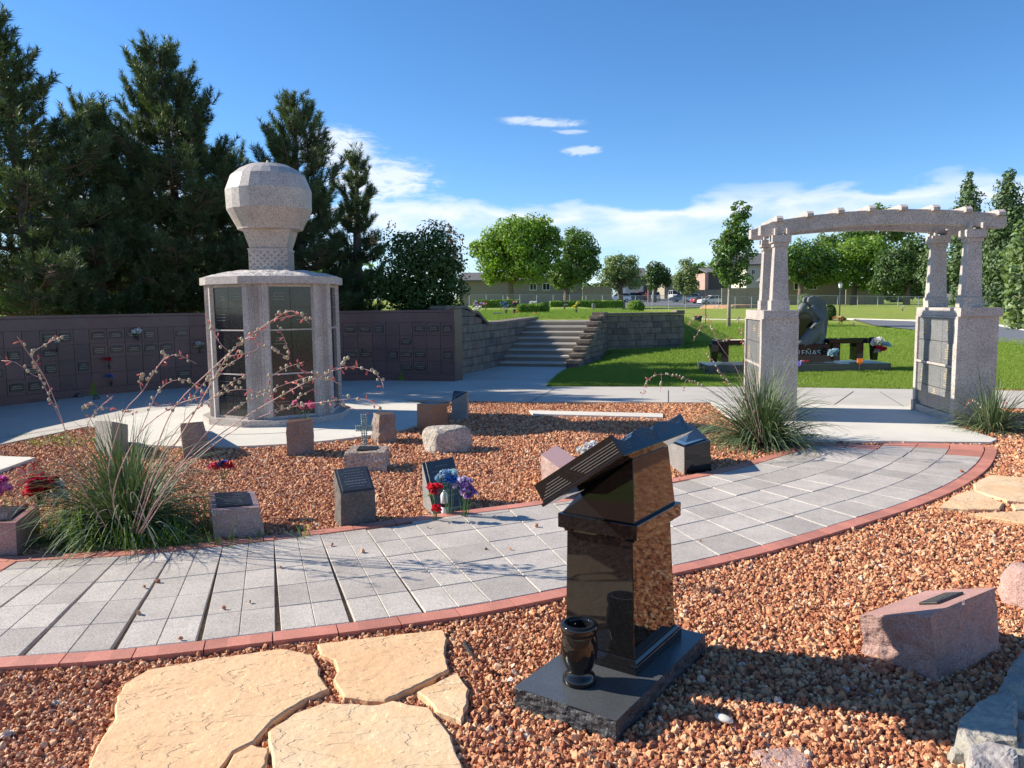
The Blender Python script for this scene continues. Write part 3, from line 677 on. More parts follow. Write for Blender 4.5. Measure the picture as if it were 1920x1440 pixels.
# brown / grey / black stones
BR = [M['brown'], M['brownrough']]; GY = [M['greymark'], M['greymark']]; BK = [M['blacktop'], M['brown']]
def mk(lab, L, N, R, tl, tn, tr, mats, amp=.012, top=None, bk=None, seed=1, **k):
    if bk is not None:
        r_ = G(*R); bk = (r_.x+bk[0], r_.y+bk[1])
    return marker(lab, corners(L, N, R, tl, tn, tr, bk), mats, amp, top, seed=seed, **k)
# block given by its front face (2 px base corners), depth vector and pixel heights
def mkf(lab, A, B, dep, ta, tb, hb, mats, amp=.012, top=None, seed=1, **k):
    """A,B base front corners (px), dep = plan vector to the back, ta/tb front top pixels, hb = height of the back top edge (m)"""
    a, b_ = G(*A), G(*B); d = Vector(dep)
    bot = [Vector((*a, -.02)), Vector((*b_, -.02)), Vector((*(b_+d), -.02)), Vector((*(a+d), -.02))]
    tA, tB = D(*ta, a.y), D(*tb, b_.y)
    hb = tB.z if hb is None else (D(*hb, (b_+d).y).z if isinstance(hb, tuple) else hb)
    sh = k.pop('shift', 0)
    tp = [tA, tB, Vector((tB.x+d.x, tB.y+d.y, hb)), Vector((tA.x+d.x, tA.y+d.y, hb))]
    return marker(lab, (bot, tp), mats, amp, top, seed=seed, **k)
R_ = [M['rose'], M['rose']]; RR = [M['rose'], M['roserough']]
mkf('rose granite block with dark plaque beneath red silk flowers, cut off by the left edge', (-60, 1052), (32, 1046), (-.09, .40), (-60, 983), (29, 980), (57, 946), [plain('polished_rose', (.33, .17, .15), .35, 0, .2, 150), M['rose']], .004, (.05, .80, .1, .9, 'bronze'), 2)
mkf('low rose granite block with a dark slanted plaque beside the yellow-green grass clump', (400, 1014), (499, 1009), (-.15, .34), (398, 957), (487, 951), (480, 920), [plain('rose_top', (.3, .2, .19), .45, 0, .2, 150), M['roserough']], .012, (.1, .84, .12, .9, 'bronze'), 3)
mkf('black-topped grey stone with a sloping lettered face and no flowers, by the path', (639, 993), (705, 983), (-.09, .20), (639, 926), (703, 918), (692, 873), [M['blacktop'], M['darkblock']], .006, (.06, .94, .06, .95, 'blacktop'), 4, bronze=False)
mkf('black slant-faced stone behind the bouquets of blue, purple and red flowers', (812, 970), (874, 955), (-.11, .30), (812, 958), (872, 946), (850, 857), [M['blacktop'], M['greymark']], .004, (.08, .98, .1, .98, 'blacktop'), 5, bronze=False)
mkf('brown upright stone with pink flowers behind it, nearest the round pavement edge', (537, 858), (588, 853), (-.05, .22), (537, 793), (585, 786), (583, 783), BR, .015, None, 6)
mk('dark brown upright stone with a rounded right shoulder, by the pavement behind the grass clump', (339, 822), (345, 862), (399, 852), (338, 797), (338, 794), (381, 790), BR, .012, None, None, 7)
mk('plain grey upright stone partly hidden by the large grass clump', (178, 845), (210, 860), (240, 848), (178, 789), (209, 790), (240, 796), GY, .004, None, None, 8)
mkf('low pale rough rock with a flat dark plate carrying a beaded cross', (640, 885), (722, 886), (.0, .33), (646, 850), (720, 848), None, [M['brownrough'], M['boulderp']], .03, (.25, .75, .3, .8, 'bronze'), 9, lines=False, topamp=.01)
mkf('tall brown stone with a rough pitched left side, right of the beaded cross', (708, 834), (746, 832), (-.13, .3), (712, 778), (740, 775), (738, 772), BR, .028, None, 10)
mkf('flat grey and brown block at the curved corner of the round pavement', (812, 813), (839, 808), (-.22, .16), (812, 758), (838, 756), None, [M['greymark'], plain('brown_polished', (.24, .13, .08), .4, 0, .3, 60)], .004, None, 11, face='brown')
mkf('thin dark slab with a slanted top standing alone at the back of the gravel bed', (847, 788), (875, 790), (.02, .12), (847, 752), (875, 736), None, [M['darkpanel'], M['greymark']], .002, None, 12)
b, t = corners((1015, 914), (1058, 942), (1088, 925), (1014, 852), (1055, 883), (1085, 863))
marker('pink granite cube with a flat purple-pink top, left of the book monument', (b, t), [plain('pink_flat_top', (.36, .22, .21), .5, 0, .2, 150), M['roserough']], .012, None, 10, seed=13)
b, t = corners((1247, 868), (1283, 893), (1334, 886), (1250, 828), (1283, 839), (1331, 826))
t[3] = Vector((b[3].x, b[3].y, t[2].z+.07)); t[0].z += .0
marker('dark grey granite stone with a polished black sloping top, right of the book monument', (b, t), [M['black'], M['greymark']], .003, (.08, .92, .08, .92, 'black'), 8, seed=14, lines=False, face='black')
# pale boulder
def boulder(label, c, r, mat, seed, name='boulder', rz=0, flat=.8, sub=4, amp=.22, cat='rock', group=None, smooth=True):
    import bmesh
    bm = bmesh.new(); bmesh.ops.create_icosphere(bm, subdivisions=sub, radius=1)
    for v in bm.verts:
        p = v.co.copy(); q = p*1.3+Vector((seed*3.1, seed, 0)); k = 1+amp*(noise.noise(q)+.5*noise.noise(q*2.1)+.3*noise.noise(q*4.6)+.12*noise.noise(q*11))
        p *= k
        for d in ((0, 0, 1, flat), (.7, -.5, .3, .78), (-.8, -.4, .2, .8), (.1, .9, .2, .8), (.3, -.95, .1, .82)):
            n = Vector(d[:3]).normalized(); e = p.dot(n)-d[3]
            if e > 0: p -= n*e*.88
        v.co = (p.x*r[0], p.y*r[1], p.z*r[2])
    me = bpy.data.meshes.new(name); bm.to_mesh(me); bm.free(); me.materials.append(mat)
    for f in me.polygons: f.use_smooth = smooth
    o = bpy.data.objects.new(name, me); COL.objects.link(o); o.location = c; o.rotation_euler = (0, 0, rz); return tag(o, label, cat, group)
p = G(836, 852); boulder('pale rounded boulder with a flat top behind the flower-covered black stone', (p.x, p.y+.22, .10), (.29, .23, .25), M['boulderp'], 1, flat=.62)
p = G(1925, 1150); boulder('rough pink rock at the right edge beyond the pink bench stone', (p.x+.11, p.y+.1, .08), (.16, .16, .17), M['pinkrough'], 5, flat=.7)
def slabrock(px, z, mat, label, tilt=(0, 0), out=1.1):
    P = [G(*p, z) for p in px]; n = len(P); Q = []
    for i in range(n):
        a, b = P[i], P[(i+1) % n]; k = max(1, int((b-a).length/.018)); d = b-a; nn = Vector((-d.y, d.x)).normalized()
        for j in range(k): p = a+d*j/k; Q.append(p+nn*.008*(noise.noise(Vector((p.x*25, p.y*25, 3)))+.6*noise.noise(Vector((p.x*70, p.y*70, 3)))))
    c = sum(P, Vector((0, 0)))/n; k = len(Q); vs = []; K = 7; zf = lambda q: z+(q.x-c.x)*tilt[0]+(q.y-c.y)*tilt[1]+.010*noise.noise(Vector((q.x*14, q.y*14, z*9)))+.004*noise.noise(Vector((q.x*50, q.y*50, 2)))
    for (f, zz) in ((out, -.03), (out*.995, z*.35), (1.02, z*.7)):
        for q in Q: w = c+(q-c)*f; vs.append((w.x+.006*noise.noise(Vector((w.x*40, w.y*40, zz*40))), w.y, zz+.012*noise.noise(Vector((w.x*20, w.y*20, zz*30)))))
    for r in range(K):
        for q in Q: w = c+(q-c)*(1-r/K)*(1 if r else .985); vs.append((w.x, w.y, zf(w)-(0.004 if r == 0 else 0)))
    vs.append((c.x, c.y, zf(c))); R_ = 3+K; fs = [(r*k+i, r*k+(i+1) % k, (r+1)*k+(i+1) % k, (r+1)*k+i) for r in range(R_-1) for i in range(k)]+[((R_-1)*k+i, (R_-1)*k+(i+1) % k, R_*k) for i in range(k)]
    m = MB(); m.add(vs, fs); tag(m.build('rock', mat), label, 'rock')
slabrock([(1797, 1346), (1829, 1326), (1861, 1312), (1905, 1314), (1907, 1385), (1884, 1381), (1825, 1388), (1806, 1376), (1795, 1367)], .11, M['slate'], 'flat blue-grey rock with a rusty streak, in the lower right corner', (.1, .1), 1.1)
slabrock([(1861, 1310), (1877, 1280), (1900, 1252), (1925, 1240), (1990, 1250), (1990, 1340), (1909, 1312)], .12, M['slate'], 'striped grey-purple rock at the right edge, behind the flat blue-grey rock', (.1, .25), 1.15)
slabrock([(1815, 1401), (1847, 1392), (1905, 1404), (1912, 1470), (1818, 1470)], .10, M['slatew'], 'pale pinkish banded rock at the bottom right corner', (0, .1), 1.1)
slabrock([(1782, 1398), (1830, 1388), (1895, 1392), (1900, 1420), (1840, 1418), (1790, 1412)], .05, M['slate'], 'dark flat wedge rock in front of the blue-grey rock', (0, 0), 1.1)
for i, (px, py, rx, ry, rz_, h, lab, mt, ang) in enumerate(((1925, 1385, .07, .06, .07, .07, 'small dark rounded rock at the right edge between larger grey rocks', 'slate', .3), (1918, 1425, .075, .06, .07, .05, 'smooth small grey rock at the bottom right corner beside the pale banded rock', 'slate', 1.2), (1480, 1445, .11, .09, .05, .0, 'red sandstone slab just entering the bottom edge', 'pinkrough', .2))):
    p = G(px, py, h); boulder(lab, (p.x, p.y+.04, h), (rx, ry, rz_), M[mt], 11+i, rz=ang, flat=.3, amp=.38, smooth=False, sub=3 if mt == 'slate' else 4)
m = MB(); pts = [G(*q) for q in ((1735, 1208), (1745, 1228), (1760, 1240), (1768, 1252))]
# dark twig of bark lying in the gravel left of the monument
m = MB(); m.tube([(*G(870, 1207), .02), (*G(872, 1220), .028), (*G(884, 1237), .024), (*G(890, 1248), .018)], [.004, .009, .008, .003], 6)
tag(m.build('bark_scrap', plain('dark_bark', (.03, .028, .027), .9)), 'dark curled scrap of bark on the gravel left of the black monument', 'twig')
# ------------------------------------------------------------------ balloon columbarium
def hexpoly(rho, hw, a0=2):
    out = []
    for k in range(6):
        a = math.radians(-90+a0+60*k); u = Vector((math.cos(a), math.sin(a))); v = Vector((-u.y, u.x)); out += [u*rho-v*hw, u*rho+v*hw]
    return out
def columbarium():
    root = empty('balloon_columbarium', (CX, CY, 0), 'pale granite columbarium tower with dark niche doors, topped by a faceted hot-air balloon', 'columbarium')
    m = MB(); m.prism(hexpoly(.985, .22), 0, .13); m.build('base_step', M['greyg'], root, bevel=.006)
    HP = hexpoly(.885, .165); zt = 1.90
    m = MB(); m.prism(hexpoly(.80, .165), .13, zt); m.build('core', M['darkpanel'], root)
    for k in range(6):
        a, b = HP[2*k], HP[2*k+1]; u = (b-a); n = Vector((u.y, -u.x)).normalized(); u.normalize(); L_ = (b-a).length
        # fluted pilaster profile
        prof = [Vector(a-n*.12), ]; N_ = 40; pts = []
        for i in range(N_+1):
            s = i/N_; dd = 0
            if .2 < s < .8: dd = -.03*abs(math.sin((s-.2)/.6*math.pi*4))**.6+.026
            pts.append(a+u*L_*s+n*dd)
        poly = pts+[b-n*.12, a-n*.12]
        m = MB(); m.prism(poly, .13, zt); m.build('pilaster', M['greyg'], root)
        # niche doors of the face between pilaster k and k+1
        a, b = HP[2*k+1], HP[(2*k+2) % 12]; u = (b-a); L_ = u.length; u.normalize(); n = Vector((u.y, -u.x)).normalized()
        a = a-n*.045
        m = MB(); z0 = .13; rows = [(.16, .70), (.74, 1.28), (1.32, 1.86)]
        for (r0, r1) in rows:
            for c in range(2):
                for h in range(2):
                    q0 = a+u*(.012+(L_-.024)*c/2+.003); q1 = a+u*(.012+(L_-.024)*(c+1)/2-.003); h0 = r0+(r1-r0)*h/2+.003; h1 = r0+(r1-r0)*(h+1)/2-.003
                    m.hexa([(*(q0-n*.03), h0), (*(q0), h0), (*(q1), h0), (*(q1-n*.03), h0)][::-1] if False else [(*(q0), h0), (*(q1), h0), (*(q1-n*.03), h0), (*(q0-n*.03), h0)], [(*(q0), h1), (*(q1), h1), (*(q1-n*.03), h1), (*(q0-n*.03), h1)])
        m.build('niche_doors', M['darkpanel'], root)
        for z in (.145, .72, 1.30, 1.88):
            m = MB()
            hh_ = .009 if .2 < z < 1.8 else .018
            m.hexa([(*(a+n*.008), z-hh_), (*(a+u*L_+n*.008), z-hh_), (*(a+u*L_-n*.03), z-hh_), (*(a-n*.03), z-hh_)], [(*(a+n*.008), z+hh_), (*(a+u*L_+n*.008), z+hh_), (*(a+u*L_-n*.03), z+hh_), (*(a-n*.03), z+hh_)])
            m.build('trim_bar', M['greyg'], root)
        m = MB(); R = random.Random(k+20)
        for (r0, r1) in rows:
            for c in range(2):
                for h in range(2):
                    if R.random() < .72: continue
                    zc = r0+(r1-r0)*(h+.5)/2; w = L_*.16
                    for li in range(3):
                        zz = zc+.05-.04*li; cc = L_*(c+.5)/2; ww = w*R.uniform(.5, 1)
                        q0, q1 = a+u*(cc-ww)+n*.001, a+u*(cc+ww)+n*.001
                        m.add([(*q0, zz), (*q1, zz), (*q1, zz+.007), (*q0, zz+.007)], [(0, 1, 2, 3)])
        m.build('niche_lettering', M['bronzelt'], root)
    # cap with pitched dome
    m = MB(); m.prism(hexpoly(.935, .20), 1.90, 2.0); m.build('cap', M['greyg'], root, bevel=.004)
    cp_ = hexpoly(.925, .20); nr = 14; vs = []; fs = []; seg = 8; K = 12*seg
    for i in range(nr+1):
        f = 1-i/nr
        for k in range(12):
            for j in range(seg):
                p = cp_[k]*(1-j/seg)+cp_[(k+1) % 12]*(j/seg); p = p*f if f > 0 else p*.001
                q = Vector((p.x*5, p.y*5, 1)); z = 2.0+.115*(1-f*f)**.8+(.022*(noise.noise(q)+.6*noise.noise(q*2.3)) if i > 0 else 0); vs.append((p.x, p.y, z))
    for i in range(nr):
        for k in range(K): fs.append((i*K+k, i*K+(k+1) % K, (i+1)*K+(k+1) % K, (i+1)*K+k))
    m = MB(); m.add(vs, fs); m.build('pitched_cap_top', M['greygr'], root)
    # basket, neck, envelope
    def sq(r, z, rz): return [(r*math.sqrt(2)*math.cos(rz+math.pi/4+math.pi/2*i), r*math.sqrt(2)*math.sin(rz+math.pi/4+math.pi/2*i), z) for i in range(4)]
    rz = math.radians(6)
    m = MB(); m.hexa(sq(.258, 2.06, rz), sq(.258, 2.37, rz)); m.hexa(sq(.268, 2.37, rz), sq(.268, 2.395, rz))
    m.build('basket', M['greyg'], root, bevel=.004)
    m = MB()                                            # woven diamonds on the basket
    for s in range(4):
        a, b = [Vector(q) for q in (sq(.2585, 0, rz)[s], sq(.2585, 0, rz)[(s+1) % 4])]; u = (b-a)/11; 
        for i in range(11):
            for j in range(7):
                if (i+j) % 2: 
                    c = a+u*(i+.5); z = 2.10+.04*j; w = u*.5; n = Vector((u.y, -u.x, 0)).normalized()*.002
                    m.add([c-w+n+Vector((0, 0, z)), c+n+Vector((0, 0, z-.022)), c+w+n+Vector((0, 0, z)), c+n+Vector((0, 0, z+.022))], [(0, 1, 2, 3)])
    m.build('basket_weave', M['rose'], root)
    m = MB(); m.hexa(sq(.243, 2.395, rz), sq(.316, 2.655, rz)); m.build('balloon_neck', M['greyg'], root, bevel=.004)
    prof = [(.41, 2.655), (.437, 2.662), (.44, 2.68), (.568, 2.925), (.575, 3.19), (.50, 3.385), (.39, 3.475), (.27, 3.535), (.02, 3.58), (.008, 3.61)]
    m = MB(); m.lathe(prof, 24, ph=.1); m.build('balloon_envelope', M['greyg'], root)
columbarium()
# ------------------------------------------------------------------ curved niche wall
def niche_wall():
    root = empty('columbarium_wall', (CX, CY, 0), 'long curved maroon granite niche wall with small bronze plaques behind the balloon columbarium', 'wall')
    R0 = 5.36; body = MB(); cop = MB(); door = MB(); base = MB(); R = random.Random(9); plaques = []
    step = 19.5; a = 200.0-.0; segs = []
    k = 0; a = 66.2
    while a < 218:
        segs.append((a, a+step, k)); a += step; k += 1
    for a0, a1, k in segs:
        p = [Vector((R0*math.cos(math.radians(x)), R0*math.sin(math.radians(x)))) for x in (a0, a1)]
        q = [v*(1+.34/R0) for v in p]; a, b = p[1], p[0]; u = (b-a); L_ = u.length; u.normalize(); n = Vector((u.y, -u.x))  # n points to the centre
        z1 = 1.50
        body.prism([q[0], q[1], p[1]-n*.02, p[0]-n*.02], 0, z1-.05)
        cop.prism([q[0]-n*.01, q[1]-n*.01, p[1]+n*.02, p[0]+n*.02], z1-.05, z1)
        def slab(mb, s0, s1, h0, h1, th, mi=0):
            A, B = a+u*s0, a+u*s1; mb.hexa([(*(A+n*th), h0), (*(B+n*th), h0), (*(B-n*.03), h0), (*(A-n*.03), h0)], [(*(A+n*th), h1), (*(B+n*th), h1), (*(B-n*.03), h1), (*(A-n*.03), h1)], mi)
        slab(base, .0, L_, 0, .17, .008); slab(base, 0, L_, 1.245, 1.447, .006)
        nc = 6; w = L_/nc
        for r in range(4):
            for c in range(nc):
                h0 = .173+r*.268; s0 = c*w+.003
                slab(door, s0, (c+1)*w-.003, h0, h0+.264, 0, R.choice((0, 0, 1)))
                if R.random() < (.62, .55, .45, .12)[3-r]:
                    plaques.append((a+u*(c+.5)*w, u, n, h0+.132, R.random()))
    body.build('wall_core', M['maroond'], root); cop.build('coping', M['maroon'], root, bevel=.006); base.build('border_panels', M['maroon'], root, bevel=.002)
    door.build('niche_doors', [M['maroon'], M['maroond']], root, bevel=.0015, seg=1)
    vis = []
    for (c, u, n, z, r) in plaques:
        wp = (CX+c.x, CY+c.y, z); X, Y = PX(*wp)
        if -60 < X < 840 and wp[1] > 9 and len(vis) < 98: vis.append((c, u, n, z, r))
    for (c, u, n, z, r) in vis:
        m = MB(); w, h = (.115, .055) if r > .35 else (.1, .075); 
        f = lambda x, z_, t: (*(c+u*x+n*t), z+z_)
        m.hexa([f(-w, -h, .012), f(w, -h, .012), f(w, -h, -.001), f(-w, -h, -.001)], [f(-w, h, .012), f(w, h, .012), f(w, h, -.001), f(-w, h, -.001)], 0)
        for i in range(2 if h < .06 else 3):
            zz = h*.45-i*.036; ww = w*(.5+.4*((r*7+i*.37) % 1))
            m.hexa([f(-ww, zz-.008, .0145), f(ww, zz-.008, .0145), f(ww, zz-.008, .011), f(-ww, zz-.008, .011)], [f(-ww, zz+.008, .0145), f(ww, zz+.008, .0145), f(ww, zz+.008, .011), f(-ww, zz+.008, .011)], 1)
        if r > .45:
            for sx_ in (-1, 1):
                for q in range(3): m.ell(f(sx_*(w*.2+w*.3*q), h+.015*(1-q*.3), .01), (.02, .008, .012), 6, 4, mi=1)
        m.build('plaque', [M['bronze'], M['bronzelt']], root)
niche_wall()
# ------------------------------------------------------------------ block walls and stairs
def blocks(mb, A, u, n, L_, z0, z1f, th, bh=.19, bw=.42, seed=0, jit=.012, s_off=0):
    """running bond of split blocks along u from A, front face normal n"""
    R = random.Random(seed); r = 0; z = z0
    while z < 3:
        s = -R.uniform(0, bw)*(r % 2 or .5); any_ = False
        while s < L_:
            w = bw*R.uniform(.65, 1.2); s0, s1 = max(0, s), min(L_, s+w)
            if s1-s0 > .04:
                zt = min(z+bh, z1f((s0+s1)/2)); 
                if zt-z > .03:
                    any_ = True; d = R.uniform(0, jit); g = .004
                    A0, A1 = A+u*(s0+g), A+u*(s1-g); za, zb = min(z+bh, z1f(s0))-g, min(z+bh, z1f(s1))-g; za, zb = max(za, z+.01), max(zb, z+.01)
                    k = .012; m0 = [(A0+n*(d-k), z+g), (A1+n*(d-k), z+g)]
                    F = [(*(A0+n*(d-k)), z+g), (*(A1+n*(d-k)), z+g), (*(A1-n*th), z+g), (*(A0-n*th), z+g)]
                    Tt = [(*(A0+n*(d-k)), za), (*(A1+n*(d-k)), zb), (*(A1-n*th), zb), (*(A0-n*th), za)]
                    mi = R.choice((0, 0, 0, 1, 2)); mb.hexa(F, Tt, mi)
                    I = [(*(A0+n*d+u*k), z+g+k), (*(A1+n*d-u*k), z+g+k), (*(A1+n*d-u*k), max(z+g+k+.005, zb-k)), (*(A0+n*d+u*k), max(z+g+k+.005, za-k))]
                    O_ = [F[0], F[1], Tt[1], Tt[0]]
                    mb.add(O_+I, [(0, 1, 5, 4), (1, 2, 6, 5), (2, 3, 7, 6), (3, 0, 4, 7), (4, 5, 6, 7)], mi)
            s += w
        z += bh; r += 1
        if not any_ and r > 1: break
BM = [M['blockstone'], M['redblock'], M['darkblock']]
def left_wall():
    A = Vector((-1.40, 16.42)); u = SA.normalized(); n = Vector((u.y, -u.x)); L_ = 6.6; th = .30
    root = empty('block_wall', (A.x, A.y, 0), 'stone block wall with a dipping top left of the stairs, ending in a square pillar', 'wall')
    def top(s):
        if s < 1.25: return 1.58
        if s < 1.75: return 1.52-.06*(s > 1.5)
        return 1.46-.30*sm(1.7, 2.6, s)+.05*sm(3.0, 6.2, s)
    m = MB(); Z = Vector((0, 0)); blocks(m, Z, u, n, L_, 0, lambda s: top(s)-.06, th, seed=4)
    m.build('face_blocks', BM, root)
    m = MB(); blocks(m, -n*(th+.02), n, -u, th+.02, 0, lambda s: 1.52, .2, bw=.5, seed=8); m.build('pillar_blocks', BM, root)
    m = MB(); m.prism([Vector((0, 0))-n*.04+u*.03, u*L_-n*.04, u*L_-n*(th+.02), u*.03-n*(th+.02)], 0, 1.0); m.build('wall_core', M['darkblock'], root)
    m = MB(); s = -.03; K = 34; 
    for i in range(K):
        s0, s1 = -.03+(L_+.03)*i/K, -.03+(L_+.03)*(i+1)/K; z0, z1 = top(max(0, s0)), top(s1)
        if abs(z0-z1) < .001 and s1 < 1.2: pass
        a, b = u*s0, u*s1; q = [a+n*.03, b+n*.03, b-n*(th+.05), a-n*(th+.05)]
        m.hexa([(*q[0], z0-.065), (*q[1], z1-.065), (*q[2], z1-.065), (*q[3], z0-.065)], [(*q[0], z0), (*q[1], z1), (*q[2], z1), (*q[3], z0)])
    m.build('coping', M['blockstone'], root)
left_wall()
def stairs():
    root = empty('stairs', (SO.x, SO.y, 0), 'wide concrete stairs of eight steps climbing to the upper lawn', 'stairs')
    a, p = SA.normalized(), SP.normalized(); W_ = 1.95
    for i in range(8):
        m = MB(); s0 = .36*i; q = [a*s0, a*s0+p*W_, a*(s0+.40)+p*W_, a*(s0+.40)]
        if i == 7: q[2] = a*(s0+1.2)+p*W_; q[3] = a*(s0+1.2)
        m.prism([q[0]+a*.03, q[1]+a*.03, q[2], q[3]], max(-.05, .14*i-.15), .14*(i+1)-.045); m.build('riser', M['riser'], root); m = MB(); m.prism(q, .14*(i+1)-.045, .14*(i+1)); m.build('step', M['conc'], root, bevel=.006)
stairs()
def right_wall():
    a, p = SA.normalized(), SP.normalized(); B = SO+p*1.97
    root = empty('block_wall', (B.x, B.y, 0), 'stepped stone block wall right of the stairs, turning into the straight wall under the lawn', 'wall')
    th = .32; L_ = 3.3
    def top(s): return min(1.34, .20+.150*math.floor(s/.36+.25))
    m = MB(); blocks(m, p*th, a, p, L_, 0, lambda s: top(s)-.02, .12, bh=.15, bw=.3, seed=14)
    m.build('face_blocks', BM, root)
    m = MB()
    for i in range(9):
        s0, s1 = max(-.02, .36*(i-.28)), .36*(i+.75)+.03; z = top(.36*i+.01); q = [a*s0+p*(th+.03), a*s1+p*(th+.03), a*s1-p*.02, a*s0-p*.02]
        m.prism(q, z-.09, z); 
        m.prism([a*(s0+.02)+p*(th-.03), a*s1+p*(th-.03), a*s1+p*.0, a*(s0+.02)], -.05, z-.09, 2)
    m.build('cap_blocks', BM, root, bevel=.01)
    c0 = a*3.15+p*th; c1 = Vector((5.05, 22.45))-B; u = (c1-c0); LL = u.length; u.normalize(); n = Vector((u.y, -u.x))
    m = MB(); blocks(m, c0, u, n, LL, .0, lambda s: 1.24, .1, bh=.175, bw=.40, seed=21); m.build('retaining_blocks', [M['blockstone'], M['darkblock'], M['blockstone']], root)
    m = MB(); m.prism([c0-n*.02, c1-n*.02, c1-n*.3, c0-n*.3], 0, 1.23); m.build('wall_core', M['darkblock'], root)
    m = MB(); K = 9
    for i in range(K):
        q0, q1 = c0+u*(LL*i/K+.004), c0+u*(LL*(i+1)/K-.004); m.prism([q0+n*.03, q1+n*.03, q1-n*.33, q0-n*.33], 1.24, 1.31 if i < K-1 else 1.36)
    m.build('coping', M['blockstone'], root, bevel=.008)
right_wall()
# ------------------------------------------------------------------ granite arch
AR = math.radians(7.8)
def arch():
    root = empty('granite_arch', (4.4, 9.9, 0), 'pale granite pergola arch on two niche pedestals with curved beams and tapered posts', 'arch')
    O = Vector((4.4, 9.9)); wx = Vector((math.cos(AR), -math.sin(AR))); dy_ = Vector((math.sin(AR), math.cos(AR)))
    def ped(fx, fy, W_, Dp, H, side, seed):
        TM = Matrix.Translation((fx-O.x, fy-O.y, 0)) @ Matrix.Rotation(-AR, 4, 'Z')
        def mb(): q = MB(); q.T = TM; return q
        m = mb(); m.prism([(0, 0), (W_, 0), (W_, Dp), (0, Dp)], 0, H-.11); m.build('pedestal', M['greyg'], root, bevel=.005)
        m = mb(); m.prism([(-.03, -.03), (W_+.03, -.03), (W_+.03, Dp+.03), (-.03, Dp+.03)], H-.11, H); m.build('pedestal_cap', M['greyg'], root, bevel=.005)
        for sd in ((-1,) if side > 0 else (1, -1)):
            xf = W_ if sd > 0 else 0; fm = mb(); w = .085
            def bx(ya, yb, za, zb, d, q): q.box((xf+sd*d/2, (ya+yb)/2, (za+zb)/2), (d, yb-ya, zb-za))
            bx(0, w+.03, 0, H-.11, .045, fm); bx(Dp-w, Dp, .18, H-.11, .045, fm); bx(Dp-w-.02, Dp+.02, 0, .18, .07, fm); bx(w+.03, Dp-w-.02, 0, .14, .046, fm); bx(w+.03, Dp-w, .73, .76, .044, fm); bx(w+.03, Dp-w, H-.13, H-.11, .044, fm)
            fm.build('niche_frame', M['greyg'], root, bevel=.002)
            dm = mb(); em = mb(); ya, yb = w+.03, Dp-w; R = random.Random(seed); w3 = (yb-ya)/3
            for (za, zb) in ((.145, .435), (.44, .728), (.762, 1.045), (1.05, H-.132)):
                for c in range(3):
                    bx(ya+w3*c+.003, ya+w3*(c+1)-.003, za+.002, zb-.002, .02, dm)
                    if R.random() < .35: continue
                    yc = ya+w3*(c+.5); kk = R.choice((3, 5, 6))
                    for i in range(kk):
                        zz = zb-.09-i*.03; ww = w3*R.uniform(.12, .26); u = yc-ww
                        while u < yc+ww: l_ = R.uniform(.012, .035); em.box((xf+sd*.0205, u+l_/2, zz), (.0015, l_, .009)); u += l_+.01
                    if R.random() < .5:
                        for q in range(5): a_ = q*1.26; em.ell((xf+sd*.0202, yc+.022*math.cos(a_), zb-.05+.022*math.sin(a_)), (.0015, .012, .009), 6, 4)
            dm.build('niche_doors', M['greypanel'], root); em.build('gilt_engraving', M['gold'], root)
    ped(3.30, 10.0, .375, 1.33, 1.475, -1, 1); ped(5.56, 9.5, .43, 1.36, 1.485, 1, 2)
    def post(x, y, z0, zt):
        TM = Matrix.Translation((x-O.x, y-O.y, 0)) @ Matrix.Rotation(-AR, 4, 'Z')
        def f(m, wa, da, za, wb, db, zb): m.hexa([(-wa, -da, za), (wa, -da, za), (wa, da, za), (-wa, da, za)], [(-wb, -db, zb), (wb, -db, zb), (wb, db, zb), (-wb, db, zb)])
        m = MB(); m.T = TM; f(m, .118, .118, z0, .118, .118, z0+.13); f(m, .104, .104, z0+.13, .080, .080, zt-.14); m.build('post', M['greyg'], root, bevel=.004)
        m = MB(); m.T = TM; f(m, .096, .096, zt-.14, .096, .096, zt-.09); f(m, .12, .12, zt-.09, .12, .12, zt+.01)
        for sx_ in (-1, 1): m.box((sx_*.075, 0, zt+.05), (.035, .26, .09))
        m.build('capital', M['greyg'], root, bevel=.004)
    PL = [(3.535, 10.2), (3.65, 10.98), (5.79, 9.75), (5.84, 10.62)]
    for k, (x, y) in enumerate(PL): post(x, y, 1.475 if k < 2 else 1.485, 2.44)
    def bz(x): return 2.445+.125*(1-((x-4.76)/1.45)**2)
    for (P0, P1) in ((PL[0], PL[2]), (PL[1], PL[3])):
        K = 40; vs = []; x0, x1 = P0[0]-.26, P1[0]+.34; hw = .055; sl = (P1[1]-P0[1])/(P1[0]-P0[0])
        for i in range(K+1):
            t = i/K; x = x0+(x1-x0)*t; y = P0[1]+sl*(x-P0[0]); b = bz(x)-.02; hgt = .185; e = min(t, 1-t)*K
            if e < 2: b += .035*(1-e/2)**2; hgt -= .06*(1-e/2)
            for dy, z in ((-hw, b), (hw, b), (hw, b+hgt), (-hw, b+hgt)): vs.append((x-O.x, y-O.y+dy, z))
        fs = [(i*4+j, i*4+(j+1) % 4, i*4+4+(j+1) % 4, i*4+4+j) for i in range(K) for j in range(4)]+[(3, 2, 1, 0), tuple(K*4+j for j in range(4))]
        m = MB(); m.add(vs, [f[::-1] for f in fs]); m.build('curved_beam', M['greyg'], root, bevel=.006)
